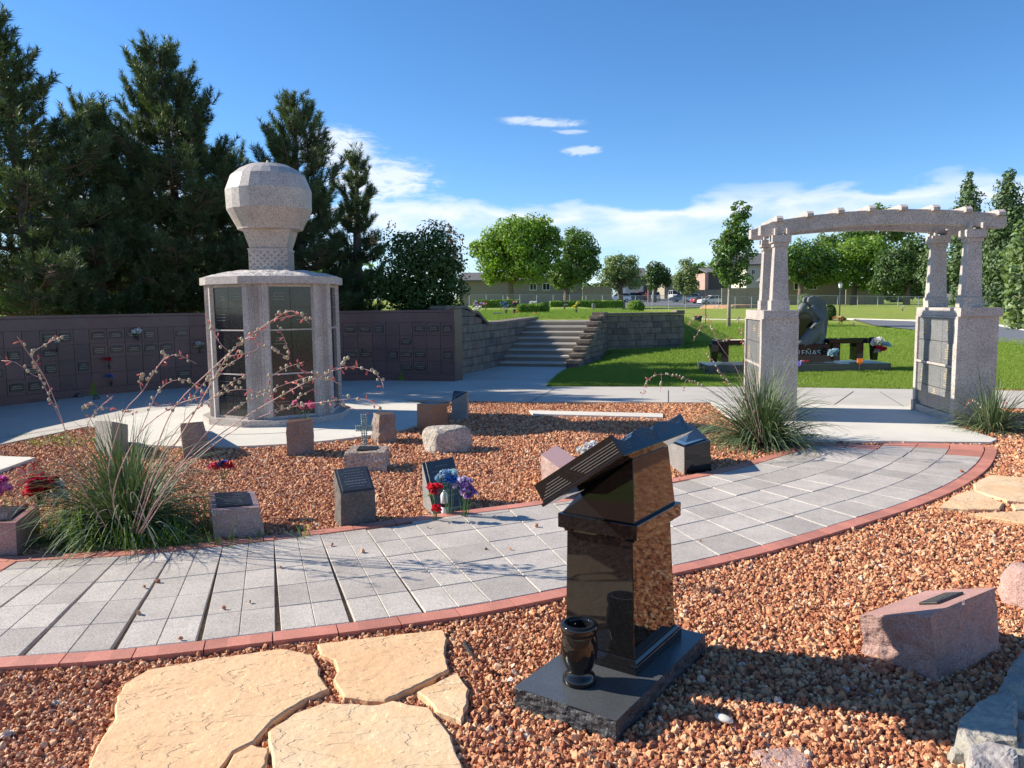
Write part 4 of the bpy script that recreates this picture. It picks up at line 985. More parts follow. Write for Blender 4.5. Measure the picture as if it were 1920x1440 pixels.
    for i in range(8):
        x = 3.50+2.56*i/7; yc = 10.6-.19*(x-3.6); zb = bz(x)+.165
        m = MB(); m.T = Matrix.Translation((x+.06-O.x, yc-O.y, 0)) @ Matrix.Rotation(-AR, 4, 'Z')
        prof = [(-.56, -.02), (-.56, .02), (-.50, .055), (.50, .055), (.56, .02), (.56, -.02)]; vs = [(sx_, yy, zb+zz) for sx_ in (-.04, .04) for (yy, zz) in prof]; n = 6
        m.add(vs, [tuple(range(n))[::-1], tuple(range(n, 2*n))]+[(j, (j+1) % n, n+(j+1) % n, n+j) for j in range(n)]); m.build('rafter', M['greyg'], root, bevel=.003)
arch()
# ------------------------------------------------------------------ red yuccas
M['yleaf'] = leafmat('yucca_leaf', (.06, .10, .045), (.17, .22, .11), .12, .6, 6)
M['yleafg'] = leafmat('weed_grass_leaf', (.10, .19, .03), (.2, .31, .06), .35, .5, 6)
M['ystalk'] = plain('pinkish_stalk', (.50, .28, .25), .55, 0, .25, 12)
M['pod'] = plain('dry_seed_pod', (.42, .37, .24), .7, 0, .3, 60)
M['bud'] = leafmat('coral_flower', (.62, .10, .10), (.75, .25, .2), .25, .5, 9, (1, 1, 1))
def blades(n, rad, L0, L1, w, el0, el1, droop, R, segs=7, bias=None, base_r=.1):
    V = []; F = []
    for i in range(n):
        az = R.uniform(0, 2*math.pi); el = math.radians(R.uniform(el0, el1)); L_ = R.uniform(L0, L1); b0 = base_r*math.sqrt(R.random())
        if bias: L_ *= bias(az)
        p = Vector((b0*math.cos(az+R.uniform(-.6, .6)), b0*math.sin(az+R.uniform(-.6, .6)), 0)); d = Vector((math.cos(az)*math.cos(el), math.sin(az)*math.cos(el), math.sin(el)))
        side = d.cross(Vector((0, 0, 1))).normalized(); g = R.uniform(*droop); tw = R.uniform(-.6, .6); side = (side+Vector((0, 0, tw))).normalized()
        b = len(V)
        for k in range(segs+1):
            t = k/segs; ww = w*(1-t**2.2)*R.uniform(.9, 1.1)+.0006; up = side.cross(d).normalized()
            V += [p-side*ww, p+side*ww]
            d = (d+Vector((0, 0, -g*(.3+t)*1.6/segs))+Vector((R.uniform(-.03, .03), R.uniform(-.03, .03), 0))).normalized(); p = p+d*L_/segs
            if p.z < .006: p.z = .006
        for k in range(segs): F.append((b+2*k, b+2*k+1, b+2*k+3, b+2*k+2))
    return V, F
def yucca(px, py, label, n, L0, L1, seed, wd=.0042, dy=.0, el=(12, 86)):
    R = random.Random(seed); g = G(px, py); root = empty('red_yucca', (g.x, g.y+dy, 0), label, 'yucca plant', 'clumps of red yucca')
    V, F = blades(n, .1, L0, L1, wd, el[0], el[1], (.6, 2.1), R, 10); npmesh('leaf_clump', V, F, M['yleaf'], root, 4, True)
    return root
def stalk(root, pts, r0, Y0, Y1, R, tips=.6, branch=()):
    """flower stalk through photo pixels, distance running from Y0 to Y1"""
    L_ = root.location; P = [D(x, y, Y0+(Y1-Y0)*i/(len(pts)-1))-L_ for i, (x, y) in enumerate(pts)]
    def smooth(P):
        out = []
        for i in range(len(P)-1):
            a, b, c, d = P[max(0, i-1)], P[i], P[i+1], P[min(len(P)-1, i+2)]
            for f in (0, .25, .5, .75): out.append(.5*((2*b)+(c-a)*f+(2*a-5*b+4*c-d)*f*f+(3*b-a-3*c+d)*f**3))
        return out+[P[-1]]
    m = MB(); pods = MB(); buds = MB()
    def line(P, r0, r1, f0):
        Q = smooth(P); n = len(Q); m.tube(Q, [r0+(r1-r0)*i/(n-1) for i in range(n)], 6)
        tot = sum((Q[i+1]-Q[i]).length for i in range(n-1)); acc = 0
        for i in range(n-1):
            sl = (Q[i+1]-Q[i]).length; k = 0
            c = max(1, int(sl/.02))
            for j in range(c):
                s = (acc+sl*j/c)/tot
                if s < f0 or R.random() > .85: continue
                p = Q[i]+(Q[i+1]-Q[i])*j/c; d = Vector((R.uniform(-1, 1), R.uniform(-1, 1), R.uniform(-.8, 1))).normalized(); e = p+d*R.uniform(.008, .02)
                m.tube([p, e], .0012, 4)
                if s > .8 and R.random() < .55 or R.random() < .25:
                    l_ = R.uniform(.018, .034); d2 = (d+Vector((R.uniform(-.5, .5), R.uniform(-.5, .5), R.uniform(-.5, .6)))).normalized()
                    buds.tube([e, e+d2*l_*.5, e+d2*l_], [.003, .0055, .002], 5)
                    if R.random() < .5: d3 = (d2+Vector((R.uniform(-1, 1), 0, R.uniform(-1, 1)))*.6).normalized(); buds.tube([e, e+d3*l_*.8], [.002, .001], 4)
                else:
                    rr = R.uniform(.007, .0125); pods.ell(e, (rr, rr, rr*1.15), 6, 5)
            acc += sl
    r0 *= .62; line(P, r0, r0*.5, tips)
    for (i, bp) in branch:
        y = Y0+(Y1-Y0)*i/(len(pts)-1); B = [P[i]]+[D(x, yy, y+R.uniform(-.05, .05)*k)-L_ for k, (x, yy) in enumerate(bp)]
        line(B, r0*.55, r0*.35, .25)
    st = m.build('flower_stalk', M['ystalk'], root, smooth=True)
    if pods.v: pods.build('seed_pods', M['pod'], st, smooth=True)
    if buds.v: buds.build('flowers', M['bud'], st)
R = random.Random(21)
Y1 = yucca(235, 1003, 'large red yucca clump with many arching pink flower stalks, between two rose granite blocks', 1150, .5, .98, 1, .0046, .05, (8, 88))
stalk(Y1, [(200, 990), (145, 895), (120, 800), (85, 710), (48, 655), (33, 632)], .0065, 5.0, 4.7, R, .93, [(3, [(60, 668), (90, 643), (122, 628)]), (3, [(60, 702), (30, 680), (3, 676)]), (2, [(74, 705), (66, 685), (75, 670)])])
stalk(Y1, [(215, 980), (160, 850), (163, 800), (183, 768), (213, 742)], .005, 5.1, 4.9, R, .75, [(3, [(180, 760), (166, 755), (153, 770)]), (3, [(205, 765), (235, 772), (255, 775)])])
stalk(Y1, [(225, 990), (204, 895), (213, 832), (235, 770), (266, 735), (300, 682), (330, 665), (368, 682)], .0065, 5.1, 4.9, R, .7, [(4, [(262, 715), (264, 700), (264, 708)]), (5, [(308, 668), (306, 655)])])
stalk(Y1, [(235, 1000), (213, 950), (222, 890), (262, 812), (325, 762), (385, 742)], .0075, 5.0, 4.75, R, .75, [(3, [(300, 730), (345, 712), (385, 735)])])
stalk(Y1, [(245, 1000), (290, 850), (330, 760), (400, 690), (455, 640), (512, 600), (547, 583), (580, 606)], .0065, 5.0, 4.6, R, .72, [(4, [(500, 650), (540, 668), (535, 640), (520, 610)]), (5, [(560, 590), (578, 598)])])
stalk(Y1, [(255, 1000), (270, 955), (300, 880), (352, 795), (395, 720), (432, 662), (470, 632), (482, 655), (430, 668)], .0075, 4.95, 4.6, R, .6, [(4, [(420, 690), (455, 668)]), (5, [(410, 640), (395, 610), (385, 590)])])
stalk(Y1, [(260, 1000), (330, 885), (440, 795), (540, 735), (600, 705), (650, 688), (690, 694), (712, 708), (720, 728)], .006, 4.9, 4.5, R, .62, [(4, [(560, 690), (570, 678)]), (5, [(640, 680), (655, 672)])])
stalk(Y1, [(265, 1000), (350, 880), (450, 800), (540, 765), (620, 752), (680, 748), (716, 765)], .0055, 4.85, 4.5, R, .6, [(3, [(560, 745), (590, 728)]), (4, [(650, 762), (690, 775)])])
stalk(Y1, [(262, 1000), (340, 870), (420, 780), (500, 735), (560, 712), (600, 705), (640, 722)], .005, 4.95, 4.7, R, .55, [(3, [(505, 710), (535, 690), (560, 682)])])
stalk(Y1, [(250, 1000), (300, 860), (345, 790), (400, 745), (450, 730), (500, 742), (530, 770)], .005, 5.05, 4.8, R, .55, [(3, [(430, 720), (470, 700)]), (2, [(350, 760), (372, 730), (400, 700)])])
# dead bleached leaves bending to the ground
m = MB()
for pts in ([(250, 960), (243, 925), (250, 921), (262, 940), (275, 985), (292, 1025)], [(262, 975), (246, 960), (252, 957), (270, 975), (290, 1010)], [(205, 975), (180, 985), (182, 960), (200, 955)], [(285, 985), (300, 975), (320, 990), (335, 1015)]):
    P = [D(x, y, 4.72)-Y1.location for x, y in pts]; m.tube([sum((P[min(len(P)-1, int(t)+k)]*w for k, w in ((0, (1-(t-int(t)))**2/2+.0), (1, .5+(t-int(t))*(1-(t-int(t)))), (2, (t-int(t))**2/2))), Vector()) for t in [i*(len(P)-1)/16 for i in range(17)]], [.0034]*17, 5, sq=.3)
m.build('dead_leaf', plain('bleached_leaf', (.36, .33, .24), .7), Y1)
Y2 = yucca(1432, 838, 'grey-green red yucca clump in front of the left pedestal of the arch', 1150, .6, 1.08, 2, .0055, .12, (8, 88))
stalk(Y2, [(1430, 830), (1400, 740), (1380, 690), (1345, 640), (1322, 590), (1300, 560)][:5]+[(1290, 610)], .005, 8.0, 7.8, R, .75, [(4, [(1310, 620), (1300, 640)]), (3, [(1352, 640), (1378, 632)])])
stalk(Y2, [(1430, 830), (1410, 720), (1395, 660), (1385, 600)], .004, 8.0, 7.9, R, .8)
stalk(Y2, [(1425, 830), (1350, 745), (1290, 712), (1240, 702), (1212, 715), (1205, 745)], .005, 7.9, 7.6, R, .5, [(3, [(1240, 720), (1238, 735)]), (2, [(1285, 715), (1283, 735)])])
stalk(Y2, [(1425, 835), (1395, 760), (1345, 690), (1325, 660)], .004, 8.1, 8.1, R, .6)
for o in (Y2,): pass
Y3 = yucca(1868, 812, 'small red yucca clump at the foot of the right pedestal of the arch', 420, .4, .85, 3, .0055, .1, (8, 86))
stalk(Y3, [(1862, 810), (1845, 770), (1825, 752), (1808, 765)], .004, 8.9, 8.7, R, .5)
stalk(Y3, [(1875, 810), (1880, 770), (1890, 750)], .003, 8.9, 8.9, R, .6)
# weeds at the base of the large clump
V = []; F = []; RW = random.Random(4)
for i in range(95):
    g = G(RW.uniform(60, 430), RW.uniform(985, 1036)); g = Vector((RW.gauss(-2.72, .42), RW.uniform(4.93, 5.4))); 
    v, f = blades(14, .1, .07, .22, .0028, 25, 85, (.2, 1.2), RW, 4, None, .05); b = len(V); V += [p+Vector((g.x, g.y, 0)) for p in v]; F += [tuple(b+q for q in k) for k in f]
for i in range(60):
    g = Vector((RW.gauss(-2.85, .25), RW.gauss(5.3, .15))); v, f = blades(10, .1, .12, .34, .0028, 50, 88, (.1, .6), RW, 4, None, .05); b = len(V); V += [p+Vector((g.x, g.y, 0)) for p in v]; F += [tuple(b+q for q in k) for k in f]
for i in range(60):
    g = G(RW.gauss(95, 40), RW.gauss(828, 6)); v, f = blades(16, .1, .03, .07, .004, 15, 80, (.2, 1.2), RW, 3, None, .07); b = len(V); V += [p+Vector((g.x, g.y, 0)) for p in v]; F += [tuple(b+q for q in k) for k in f]
o = npmesh('weeds', V, F, M['yleafg'], None, 4); tag(o, 'bright green weedy grass growing around the left yucca and by the pavement', 'weeds', kind='stuff')
# ------------------------------------------------------------------ silk flowers
FC = {}
def fm(c):
    if c not in FC: FC[c] = leafmat('petal_%d' % len(FC), tuple(k*.8 for k in c), c, .42, .6, 30, (1, 1, 1))
    return FC[c]
RED, WHT, BLU, PUR, PNK, YEL, ORG, NAV, LBL = (.8, .035, .06), (.88, .87, .84), (.1, .27, .7), (.38, .2, .55), (.7, .2, .35), (.8, .68, .05), (.8, .25, .03), (.05, .06, .2), (.3, .52, .72)
M['fleaf'] = leafmat('silk_leaf', (.04, .10, .03), (.08, .17, .05), .2, .5, 20)
def puff(mb, c, r, n, R, up=(0, 0, 1), w=.55):
    c = Vector(c); up = Vector(up).normalized()
    for i in range(n):
        d = Vector((R.gauss(0, 1), R.gauss(0, 1), R.gauss(0, 1))).normalized()
        if d.dot(up) < -.25: d = -d
        s = d.cross(Vector((R.uniform(-1, 1), R.uniform(-1, 1), R.uniform(-1, 1)))).normalized(); k = R.uniform(.75, 1.0)*r
        a = c+d*k*.15; b = c+d*k*.7; e = c+d*k+s.cross(d)*r*.15
        mb.add([a-s*r*.1, a+s*r*.1, b+s*r*w*.6, e+s*r*w*.3, e-s*r*w*.3, b-s*r*w*.6], [(0, 1, 2, 5), (5, 2, 3, 4)])
def bouquet(loc, heads, label, leafn=10, vase=None, name='flower_bouquet', group=None, npet=26, cat='flowers', h=0, seed=0, split=True):
    """heads: list of (dx,dy,dz,r,colour)"""
    R = random.Random(seed+int(abs(loc[0])*100)); root = empty(name, loc, label, cat, group)
    if split:
        for (x, y, z, r, c) in heads:
            m = MB(); puff(m, (x, y, z), r*1.2, npet+8, R); m.build('blossom', fm(c), root)
    else:
        cs = sorted(set(hd[4] for hd in heads))
        for c in cs:
            m = MB()
            for (x, y, z, r, cc) in heads:
                if cc == c: puff(m, (x, y, z), r, npet, R)
            m.build('blossoms', fm(c), root)
    m = MB()
    for (x, y, z, r, c) in heads: m.tube([(x*.25, y*.25, .0), (x*.7, y*.7, z*.6), (x, y, z-r*.3)], .0025, 4)
    for i in range(leafn):
        x, y, z, r, c = R.choice(heads); a = R.uniform(0, 6.28); d = Vector((math.cos(a), math.sin(a), R.uniform(-.5, .3))).normalized(); p = Vector((x, y, z-r*.8)); s = Vector((-d.y, d.x, 0))*r*.3
        e = p+d*r*1.5; m.add([p, (p+e)/2-s, e, (p+e)/2+s], [(0, 1, 2, 3)])
    m.build('stems_and_leaves', M['fleaf'], root)
    if vase:
        r, hh_, mat = vase; m = MB(); m.lathe([(r*.75, -hh_), (r*.8, -hh_+.01), (r, -.01), (r, 0), (r*.8, 0), (r*.7, -hh_*.5)], 14); m.build('vase', mat, root, smooth=False)
    return root
R = random.Random(8)
# bouquets in front of the black slant stone
def cl(n, sx_, sy_, sz_, r, cols, z0): return [(R.gauss(0, sx_), R.gauss(0, sy_), z0+R.gauss(0, sz_), r*R.uniform(.8, 1.15), R.choice(cols)) for _ in range(n)]
p = D(842, 905, 5.66); bouquet((p.x, p.y, .0), [(-.06, 0, .30, .042, LBL), (-.02, .0, .335, .04, LBL), (.03, .01, .33, .042, (.5, .68, .74)), (.0, -.03, .29, .042, BLU), (.05, -.03, .295, .038, BLU), (-.045, -.04, .335, .035, (.45, .62, .75))], 'blue silk flowers leaning on the black slant-faced stone', 8, seed=1)
p = D(862, 915, 5.6); bouquet((p.x+.02, p.y, .0), [(-.03, 0, .265, .038, (.6, .5, .72)), (.0, .0, .30, .035, (.66, .6, .78)), (.03, -.02, .265, .04, PUR), (.06, .0, .22, .04, PUR), (.015, -.03, .215, .042, (.48, .33, .62)), (.085, .0, .20, .033, (.5, .38, .66)), (.05, -.01, .295, .03, (.6, .45, .7)), (.045, -.03, .18, .032, PUR)], 'purple silk orchids spilling to the right of the black slant-faced stone', 8, seed=2)
p = D(815, 925, 5.5); bouquet((p.x, p.y, .0), [(-.02, 0, .265, .042, RED), (.025, -.01, .275, .035, RED), (.0, -.02, .235, .036, (.7, .1, .12)), (.012, -.03, .12, .036, RED)], 'red silk roses at the left front of the black slant-faced stone', 10, seed=3)
g = G(834, 968); m = MB(); m.lathe([(.026, 0), (.028, .004), (.028, .075), (.02, .08), (.02, .1), (.029, .105), (.029, .165), (.02, .18), (.012, .19), (.012, .2)], 18); o = m.build('solar_light', M['white'], smooth=True); o.location = (g.x, g.y, 0); tag(o, 'white solar candle light standing among the red and purple silk flowers', 'light')
m = MB(); m.lathe([(.0295, .078), (.0295, .102), (.025, .102), (.025, .078)], 18); m.build('band', M['black'], o)
p = D(418, 912, 5.75); bouquet((p.x, p.y, .30), [(-.06, 0, .09, .04, (.75, .12, .15)), (-.03, .02, .1, .033, RED), (.0, -.01, .11, .035, NAV), (.02, .02, .115, .03, BLU), (.05, 0, .10, .04, (.75, .1, .12)), (.065, .01, .09, .03, RED)], 'red and navy silk flowers at the back of the low rose granite block', 8, seed=4)
p = D(1111, 835, 6.7); bouquet((p.x, p.y, .0), cl(11, .06, .05, .03, .042, [WHT, WHT, (.7, .68, .72)], .30)+[(.0, -.05, .33, .03, (.35, .25, .6))], 'white silk flowers with a purple centre behind the pink granite cube', 6, (.05, .02, M['greymark']), seed=5)
p = D(555, 778, 8.25); bouquet((p.x+.1, p.y, .35), cl(6, .06, .05, .02, .04, [PNK, (.6, .05, .2)], .18), 'pink silk flowers sticking up behind the brown upright stone', 5, seed=6)
p = D(74, 914, 5.3); fl = bouquet((p.x, p.y, p.z-.12), cl(20, .045, .04, .025, .044, [RED, RED, (.5, .02, .06)], .12), 'round bunch of red silk carnations on the left rose granite block', 8, seed=7)
p = D(103, 918, 5.42); bouquet((p.x, p.y, p.z-.13), cl(5, .025, .03, .04, .045, [WHT], .13), 'white silk flowers right of the red carnations on the left rose granite block', 3, seed=8)
p = D(5, 922, 5.3); bouquet((p.x-.03, p.y, .30), cl(6, .04, .03, .03, .038, [(.75, .15, .5), (.8, .3, .6)], .08), 'magenta silk flowers at the left edge on the rose granite block', 3, seed=9)
# pinwheel daisy
p = D(46, 900, 5.5); root = empty('pinwheel', (p.x, p.y+.06, 0), 'daisy pinwheel with iridescent yellow-white petals outlined in red, behind the red carnations', 'pinwheel')
m = MB(); m.tube([(0, 0, .2), (0, 0, p.z)], .003, 6); m.build('stick', M['white'], root)
iri = leafmat('iridescent_foil', (.85, .72, .35), (.9, .9, .75), .6, .3, 14, (1, 1, 1))
for k in range(6):
    a = math.radians(20+60*k); c = Vector((math.cos(a), 0, math.sin(a))); s = Vector((-math.sin(a), 0, math.cos(a))); o0 = Vector((0, -.005, p.z))
    def petal(k0, w, dy): return [o0+Vector((0, dy, 0))+c*(.02+k0+(.10-2*k0)*t)+s*w*math.sin(math.pi*min(1, t*.92+.04)**1.3)*sg for sg, rng in ((1, range(0, 9)), (-1, range(8, -1, -1))) for t in [i/8 for i in rng]]
    q = petal(0, .034, 0); q2 = petal(.006, .027, -.003)
    pm_ = MB(); n = len(q); pm_.add([v+Vector((0, .003, 0)) for v in q]+q, [tuple(range(n)), tuple(range(n, 2*n))[::-1]]+[(i, (i+1) % n, n+(i+1) % n, n+i) for i in range(n)], 0); pm_.add(q2, [tuple(range(n))], 1)
    pm_.build('petal', [fm(RED), iri], root)
# beaded cross
p = D(683, 815, 7.72); root = empty('beaded_cross', (p.x, p.y, 0), 'pale green glass bead cross standing on the low rough rock', 'cross')
m = MB(); bead = NT('green_glass_beads'); bead.col((.42, .54, .47)); bead.rough(.2); bead.p.inputs['Transmission Weight'].default_value = .5; 
z0, z1 = .17, D(683, 778, p.y).z; zc = D(683, 803, p.y).z
for i in range(3):
    for j in range(15): m.ell(((i-1)*.022, 0, z0+(z1-z0)*j/14), (.0095, .009, .012), 6, 5)
for i in range(-4, 5):
    for j in range(3): 
        if abs(i) > 1: m.ell((i*.02, 0, zc+(j-1)*.022), (.0095, .009, .011), 6, 5)
m.build('beads', bead.m, root, smooth=True)
# ------------------------------------------------------------------ flowers hung on the niche wall
def wallflower(px, py, cols, label, r=.05, n=4, seed=0):
    Y = 13.0
    for _ in range(30):
        q = D(px, py, Y); e = math.hypot(q.x-CX, q.y-CY)-5.2; Y -= e*.8
    bouquet((q.x, q.y, q.z-.1), [(R.uniform(-.5, .5)*r*1.6, -.02, .1+R.uniform(-.3, .3)*r, r*.75, c) for c in [R.choice(cols) for _ in range(n)]], label, 4, (.022, .08, M['bronze']), seed=seed, split=False, group='silk flowers on the niche wall', npet=18)
wallflower(258, 621, [WHT], 'white silk flowers in the top row of the niche wall', .09, 7, 11)
wallflower(204, 674, [RED, (.4, .02, .06)], 'dark red silk flowers on the niche wall', .06, 4, 12)
wallflower(208, 705, [BLU], 'blue silk flowers on the niche wall below the dark red ones', .06, 4, 13)
wallflower(106, 641, [WHT, BLU], 'white and blue silk flowers on the niche wall near the left flower stalk', .05, 3, 14)
wallflower(374, 645, [(.55, .6, .4), WHT], 'pale green and white silk flowers on the niche wall just left of the tower', .07, 4, 15)
wallflower(679, 645, [(.6, .2, .25)], 'small pink card flower on the niche wall right of the tower', .035, 2, 16)
for (px, py, s) in ((150, 748, 1), (181, 752, 1), (102, 757, 1), (254, 737, .8)):
    g = G(px, py); o = boulder('black stone knob on the pavement at pixel', (g.x, g.y, .06), (.06*s, .06*s, .05*s), M['blacktop'], 3, 'pavement_knob', 0, 1, 3, .1, 'knob', 'small black knobs on the pavement')
    o['label'] = 'small black knob on the shaded pavement in front of the niche wall'
g = G(8, 758); o = bouquet((g.x+.12, g.y-.3, .25), cl(10, .09, .08, .14, .07, [(.02, .03, .04), (.05, .07, .06)], .1), 'dark dried bouquet in a pot at the left end of the niche wall', 12, (.11, .25, M['blacktop']), seed=30, split=False)
# ------------------------------------------------------------------ angel memorial bench
def angel():
    Y = 16.3; base = D(1490, 690, Y); X0 = D(1323, 690, Y).x; X1 = D(1660, 690, Y).x; zb = T((X0+X1)/2, Y); xc = (X0+X1)/2
    root = empty('angel_bench_memorial', (xc, Y, zb-.02), 'black granite memorial with two benches and a grey winged angel, surname on its base', 'memorial')
    def x(px): return D(px, 650, Y).x-xc
    def z(py, px=1500): return D(px, py, Y).z-zb+.02
    W_ = (X1-X0)
    m = MB(); m.box((0, .25, z(688)/2), (W_, 1.0, z(675)-.0)); m.box((0, .25, .02), (W_+.02, 1.02, .06)); m.v = [(a, b, max(0, c)) for a, b, c in m.v]; m.build('base_slab', M['blacktop'], root, bevel=.008)
    zs = z(675)
    for (a, b) in ((1345, 1440), (1556, 1640)):
        m = MB(); m.box(((x(a)+x(b))/2, .25, z(641)), (x(b)-x(a), .42, .1)); m.build('bench_seat', M['black'], root, bevel=.01)
    for a in (1362, 1423, 1616, 1572):
        m = MB(); hz = z(641)-.05-zs+.05; m.box((x(a), .25, zs-.03+hz/2), (.15, .34, hz)); m.build('bench_leg', M['black'], root, bevel=.005)
    m = MB(); m.box((x(1493), .25, zs+.04), (x(1563)-x(1423), .62, .16)); m.box((x(1493), .25, zs+.2), (x(1557)-x(1430), .5, .26)); m.build('centre_plinth', M['black'], root, bevel=.008)
    zt = zs+.33
    for a in (1340, 1641):
        m = MB(); s = 1 if a == 1641 else .8; m.lathe([(.075, zs-.02), (.08, zs), (.115, zs+.42*s), (.115, zs+.46*s), (.09, zs+.46*s), (.08, zs+.2)], 4, c=(x(a), .05, 0), ph=math.pi/4); m.build('square_vase', M['black'], root, bevel=.004)
    # heart tablet
    m = MB(); pts = []
    for i in range(40):
        t = 2*math.pi*i/40; hx = 16*math.sin(t)**3; hz = 13*math.cos(t)-5*math.cos(2*t)-2*math.cos(3*t)-math.cos(4*t); pts.append((hx/16*.43, hz/17*.42+.40))
    n = 40; cx = x(1497)
    m.add([(cx+a, .12, zt+b) for a, b in pts]+[(cx+a, .28, zt+b) for a, b in pts], [tuple(range(n)), tuple(range(n, 2*n))[::-1]]+[(i, n+i, n+(i+1) % n, (i+1) % n) for i in range(n)])
    hb = m.build('heart_tablet', M['black'], root, bevel=.01)
    m = MB()
    for (a, b, r) in ((1490, 598, .05), (1493, 620, .035), (1500, 605, .03)): m.ell((x(a), .118, z(b)), (r, .003, r*1.2), 10, 7)
    m.build('etched_portrait', M['engr'], hb)
    # angel: one continuous stone figure, kneeling and leaning to the left over the tablet
    m = MB(); Z = lambda py: z(py)
    def limb(pts, rr): m.tube([(x(a), yy, Z(b)) for a, b, yy in pts], rr, 12)
    limb([(1502, 655, .12), (1518, 640, .14), (1533, 622, .18), (1537, 604, .2), (1532, 593, .18), (1521, 586, .15)], [.12, .15, .18, .14, .11, .08])      # robe, hips, back
    limb([(1488, 655, .08), (1508, 641, .10), (1530, 622, .15)], [.07, .10, .14])
    limb([(1538, 655, .22), (1542, 632, .22), (1541, 605, .22)], [.15, .13, .12])
    limb([(1524, 576, .15), (1535, 590, .06), (1541, 600, .02), (1536, 605, .0), (1524, 611, -.02)], [.085, .07, .06, .05, .04])     # near arm
    limb([(1518, 584, .2), (1503, 588, .14), (1492, 592, .10)], [.07, .06, .04])
    limb([(1522, 587, .16), (1510, 582, .10)], [.055, .055])
    m.ell((x(1504), .06, Z(579)), (.09, .09, .115), 14, 10, rot=Matrix.Rotation(.6, 3, 'Y'))
    m.ell((x(1507), .09, Z(575)), (.095, .11, .085), 12, 8)
    for i in range(4): m.tube([(x(1524)-.01, -.05+.028*i, Z(611)), (x(1519)-.01, -.06+.03*i, Z(616))], [.016, .01], 6)
    o = m.build('angel', [M['statue']], root, smooth=True)
    rm = o.modifiers.new('remesh', 'REMESH'); rm.mode = 'VOXEL'; rm.voxel_size = .018; rm.use_smooth_shade = True
    s_ = o.modifiers.new('smooth', 'SMOOTH'); s_.factor = .6; s_.iterations = 2
    for sy, off in ((.30, 0), (.44, -.16)):
        prof = [(1521, 566), (1522, 558), (1530, 555), (1545, 557), (1554, 566), (1559, 582), (1561, 605), (1558, 632), (1551, 652), (1546, 650), (1549, 630), (1548, 605), (1541, 585), (1530, 573)]
        P = [(x(a)+off*.3, Z(b)) for a, b in prof]; n = len(P); m = MB()
        m.add([(a, sy-.05, b) for a, b in P]+[(a, sy+.04, b) for a, b in P], [tuple(range(n))[::-1], tuple(range(n, 2*n))]+[(i, (i+1) % n, n+(i+1) % n, n+i) for i in range(n)])
        wg = m.build('wing', M['statue'], o, bevel=.02, seg=3)
    m = MB()                                            # feather ridges on the near wing
    for i in range(9):
        t = i/8; m.tube([(x(1552-3*t), .285, Z(572+9*i)), (x(1557), .28, Z(580+8.2*i)), (x(1556-2*t), .285, Z(588+7.2*i))], .012, 5)
    m.build('feathers', M['statue'], o)
    # lettering
    cu = bpy.data.curves.new('letters', 'FONT'); cu.body = 'REÑAS'; cu.size = .165; cu.extrude = .004; cu.align_x = 'RIGHT'; cu.space_character = 1.08
    for fn in ('/usr/share/fonts/truetype/dejavu/DejaVuSerif-Bold.ttf',): pass
    tmp = bpy.data.objects.new('tmp', cu); COL.objects.link(tmp); dg = bpy.context.evaluated_depsgraph_get(); me = bpy.data.meshes.new_from_object(tmp.evaluated_get(dg)); bpy.data.objects.remove(tmp)
    lo = bpy.data.objects.new('surname_lettering', me); COL.objects.link(lo); me.materials.clear(); me.materials.append(M['letter']); lo.parent = root
    lo.rotation_euler = (math.pi/2, 0, 0); lo.location = (x(1539), -.003, z(666.5))
M['statue'] = granite('grey_green_statue_stone', [(.12, .135, .13), (.15, .165, .16), (.10, .115, .11)], 160, .6, .01, 10, stain=.3)
M['letter'] = plain('pale_letter', (.6, .6, .58), .6)
angel()
def onlawn(px, py): return gt(px, py)
p = D(1647, 650, 16.15); bouquet((p.x, p.y, p.z-.1), [(-.05, 0, .17, .11, WHT), (.03, .03, .2, .1, WHT), (.12, 0, .13, .07, (.6, .75, .8)), (.20, .02, .12, .08, (.6, .78, .85)), (.0, -.05, .05, .08, RED), (.07, -.05, .03, .08, RED), (-.04, -.05, .01, .06, (.7, .6, .6))], 'white, red and pale blue silk flowers in the right vase of the angel memorial', 8, seed=31, group=None)
p = D(1565, 663, 16.0); bouquet((p.x, p.y, p.z-.06), cl(5, .05, .03, .03, .07, [(.35, .6, .75), (.5, .7, .8)], .08), 'pale blue silk flowers on the slab beside the angel plinth', 3, seed=32)
p = D(1508, 679, 15.9); bouquet((p.x, p.y, p.z-.03), [(-.06, 0, .04, .03, (.7, .6, .6)), (0, 0, .04, .03, PNK), (.06, 0, .04, .03, RED)], 'thin row of pink flowers lying on the slab below the surname', 2, seed=33)
for (px, py, zt_, c, lab) in ((1611, 704, 684, ORG, 'orange tulip on a stem in the grass in front of the right bench'), (1397, 704, 687, (.8, .12, .03), 'red-orange tulip on a stem in the grass in front of the left bench'), (1496, 706, 689, (.35, .25, .7), 'violet tulip on a stem in the grass beside the left pedestal of the arch')):
    g = gt(px, py); zz = D(px, zt_, g.y).z-g.z; root = empty('tulip_stake', g, lab, 'flower', 'tulip stakes by the angel memorial'); m = MB(); m.tube([(0, 0, -.02), (0, 0, zz)], .006, 6); m.build('stem', M['fleaf'], root)
    m = MB()
    for k in range(6):
        a = k*math.pi/3; d = Vector((math.cos(a), math.sin(a), 0)); s = Vector((-d.y, d.x, 0)); b = Vector((0, 0, zz)); m.add([b, b+d*.05-s*.03+Vector((0, 0, .05)), b+d*.05-s*.015+Vector((0, 0, .13)), b+d*.05+s*.015+Vector((0, 0, .13)), b+d*.05+s*.03+Vector((0, 0, .05))], [(0, 1, 2, 3, 4)])
    m.build('tulip', fm(c), root)
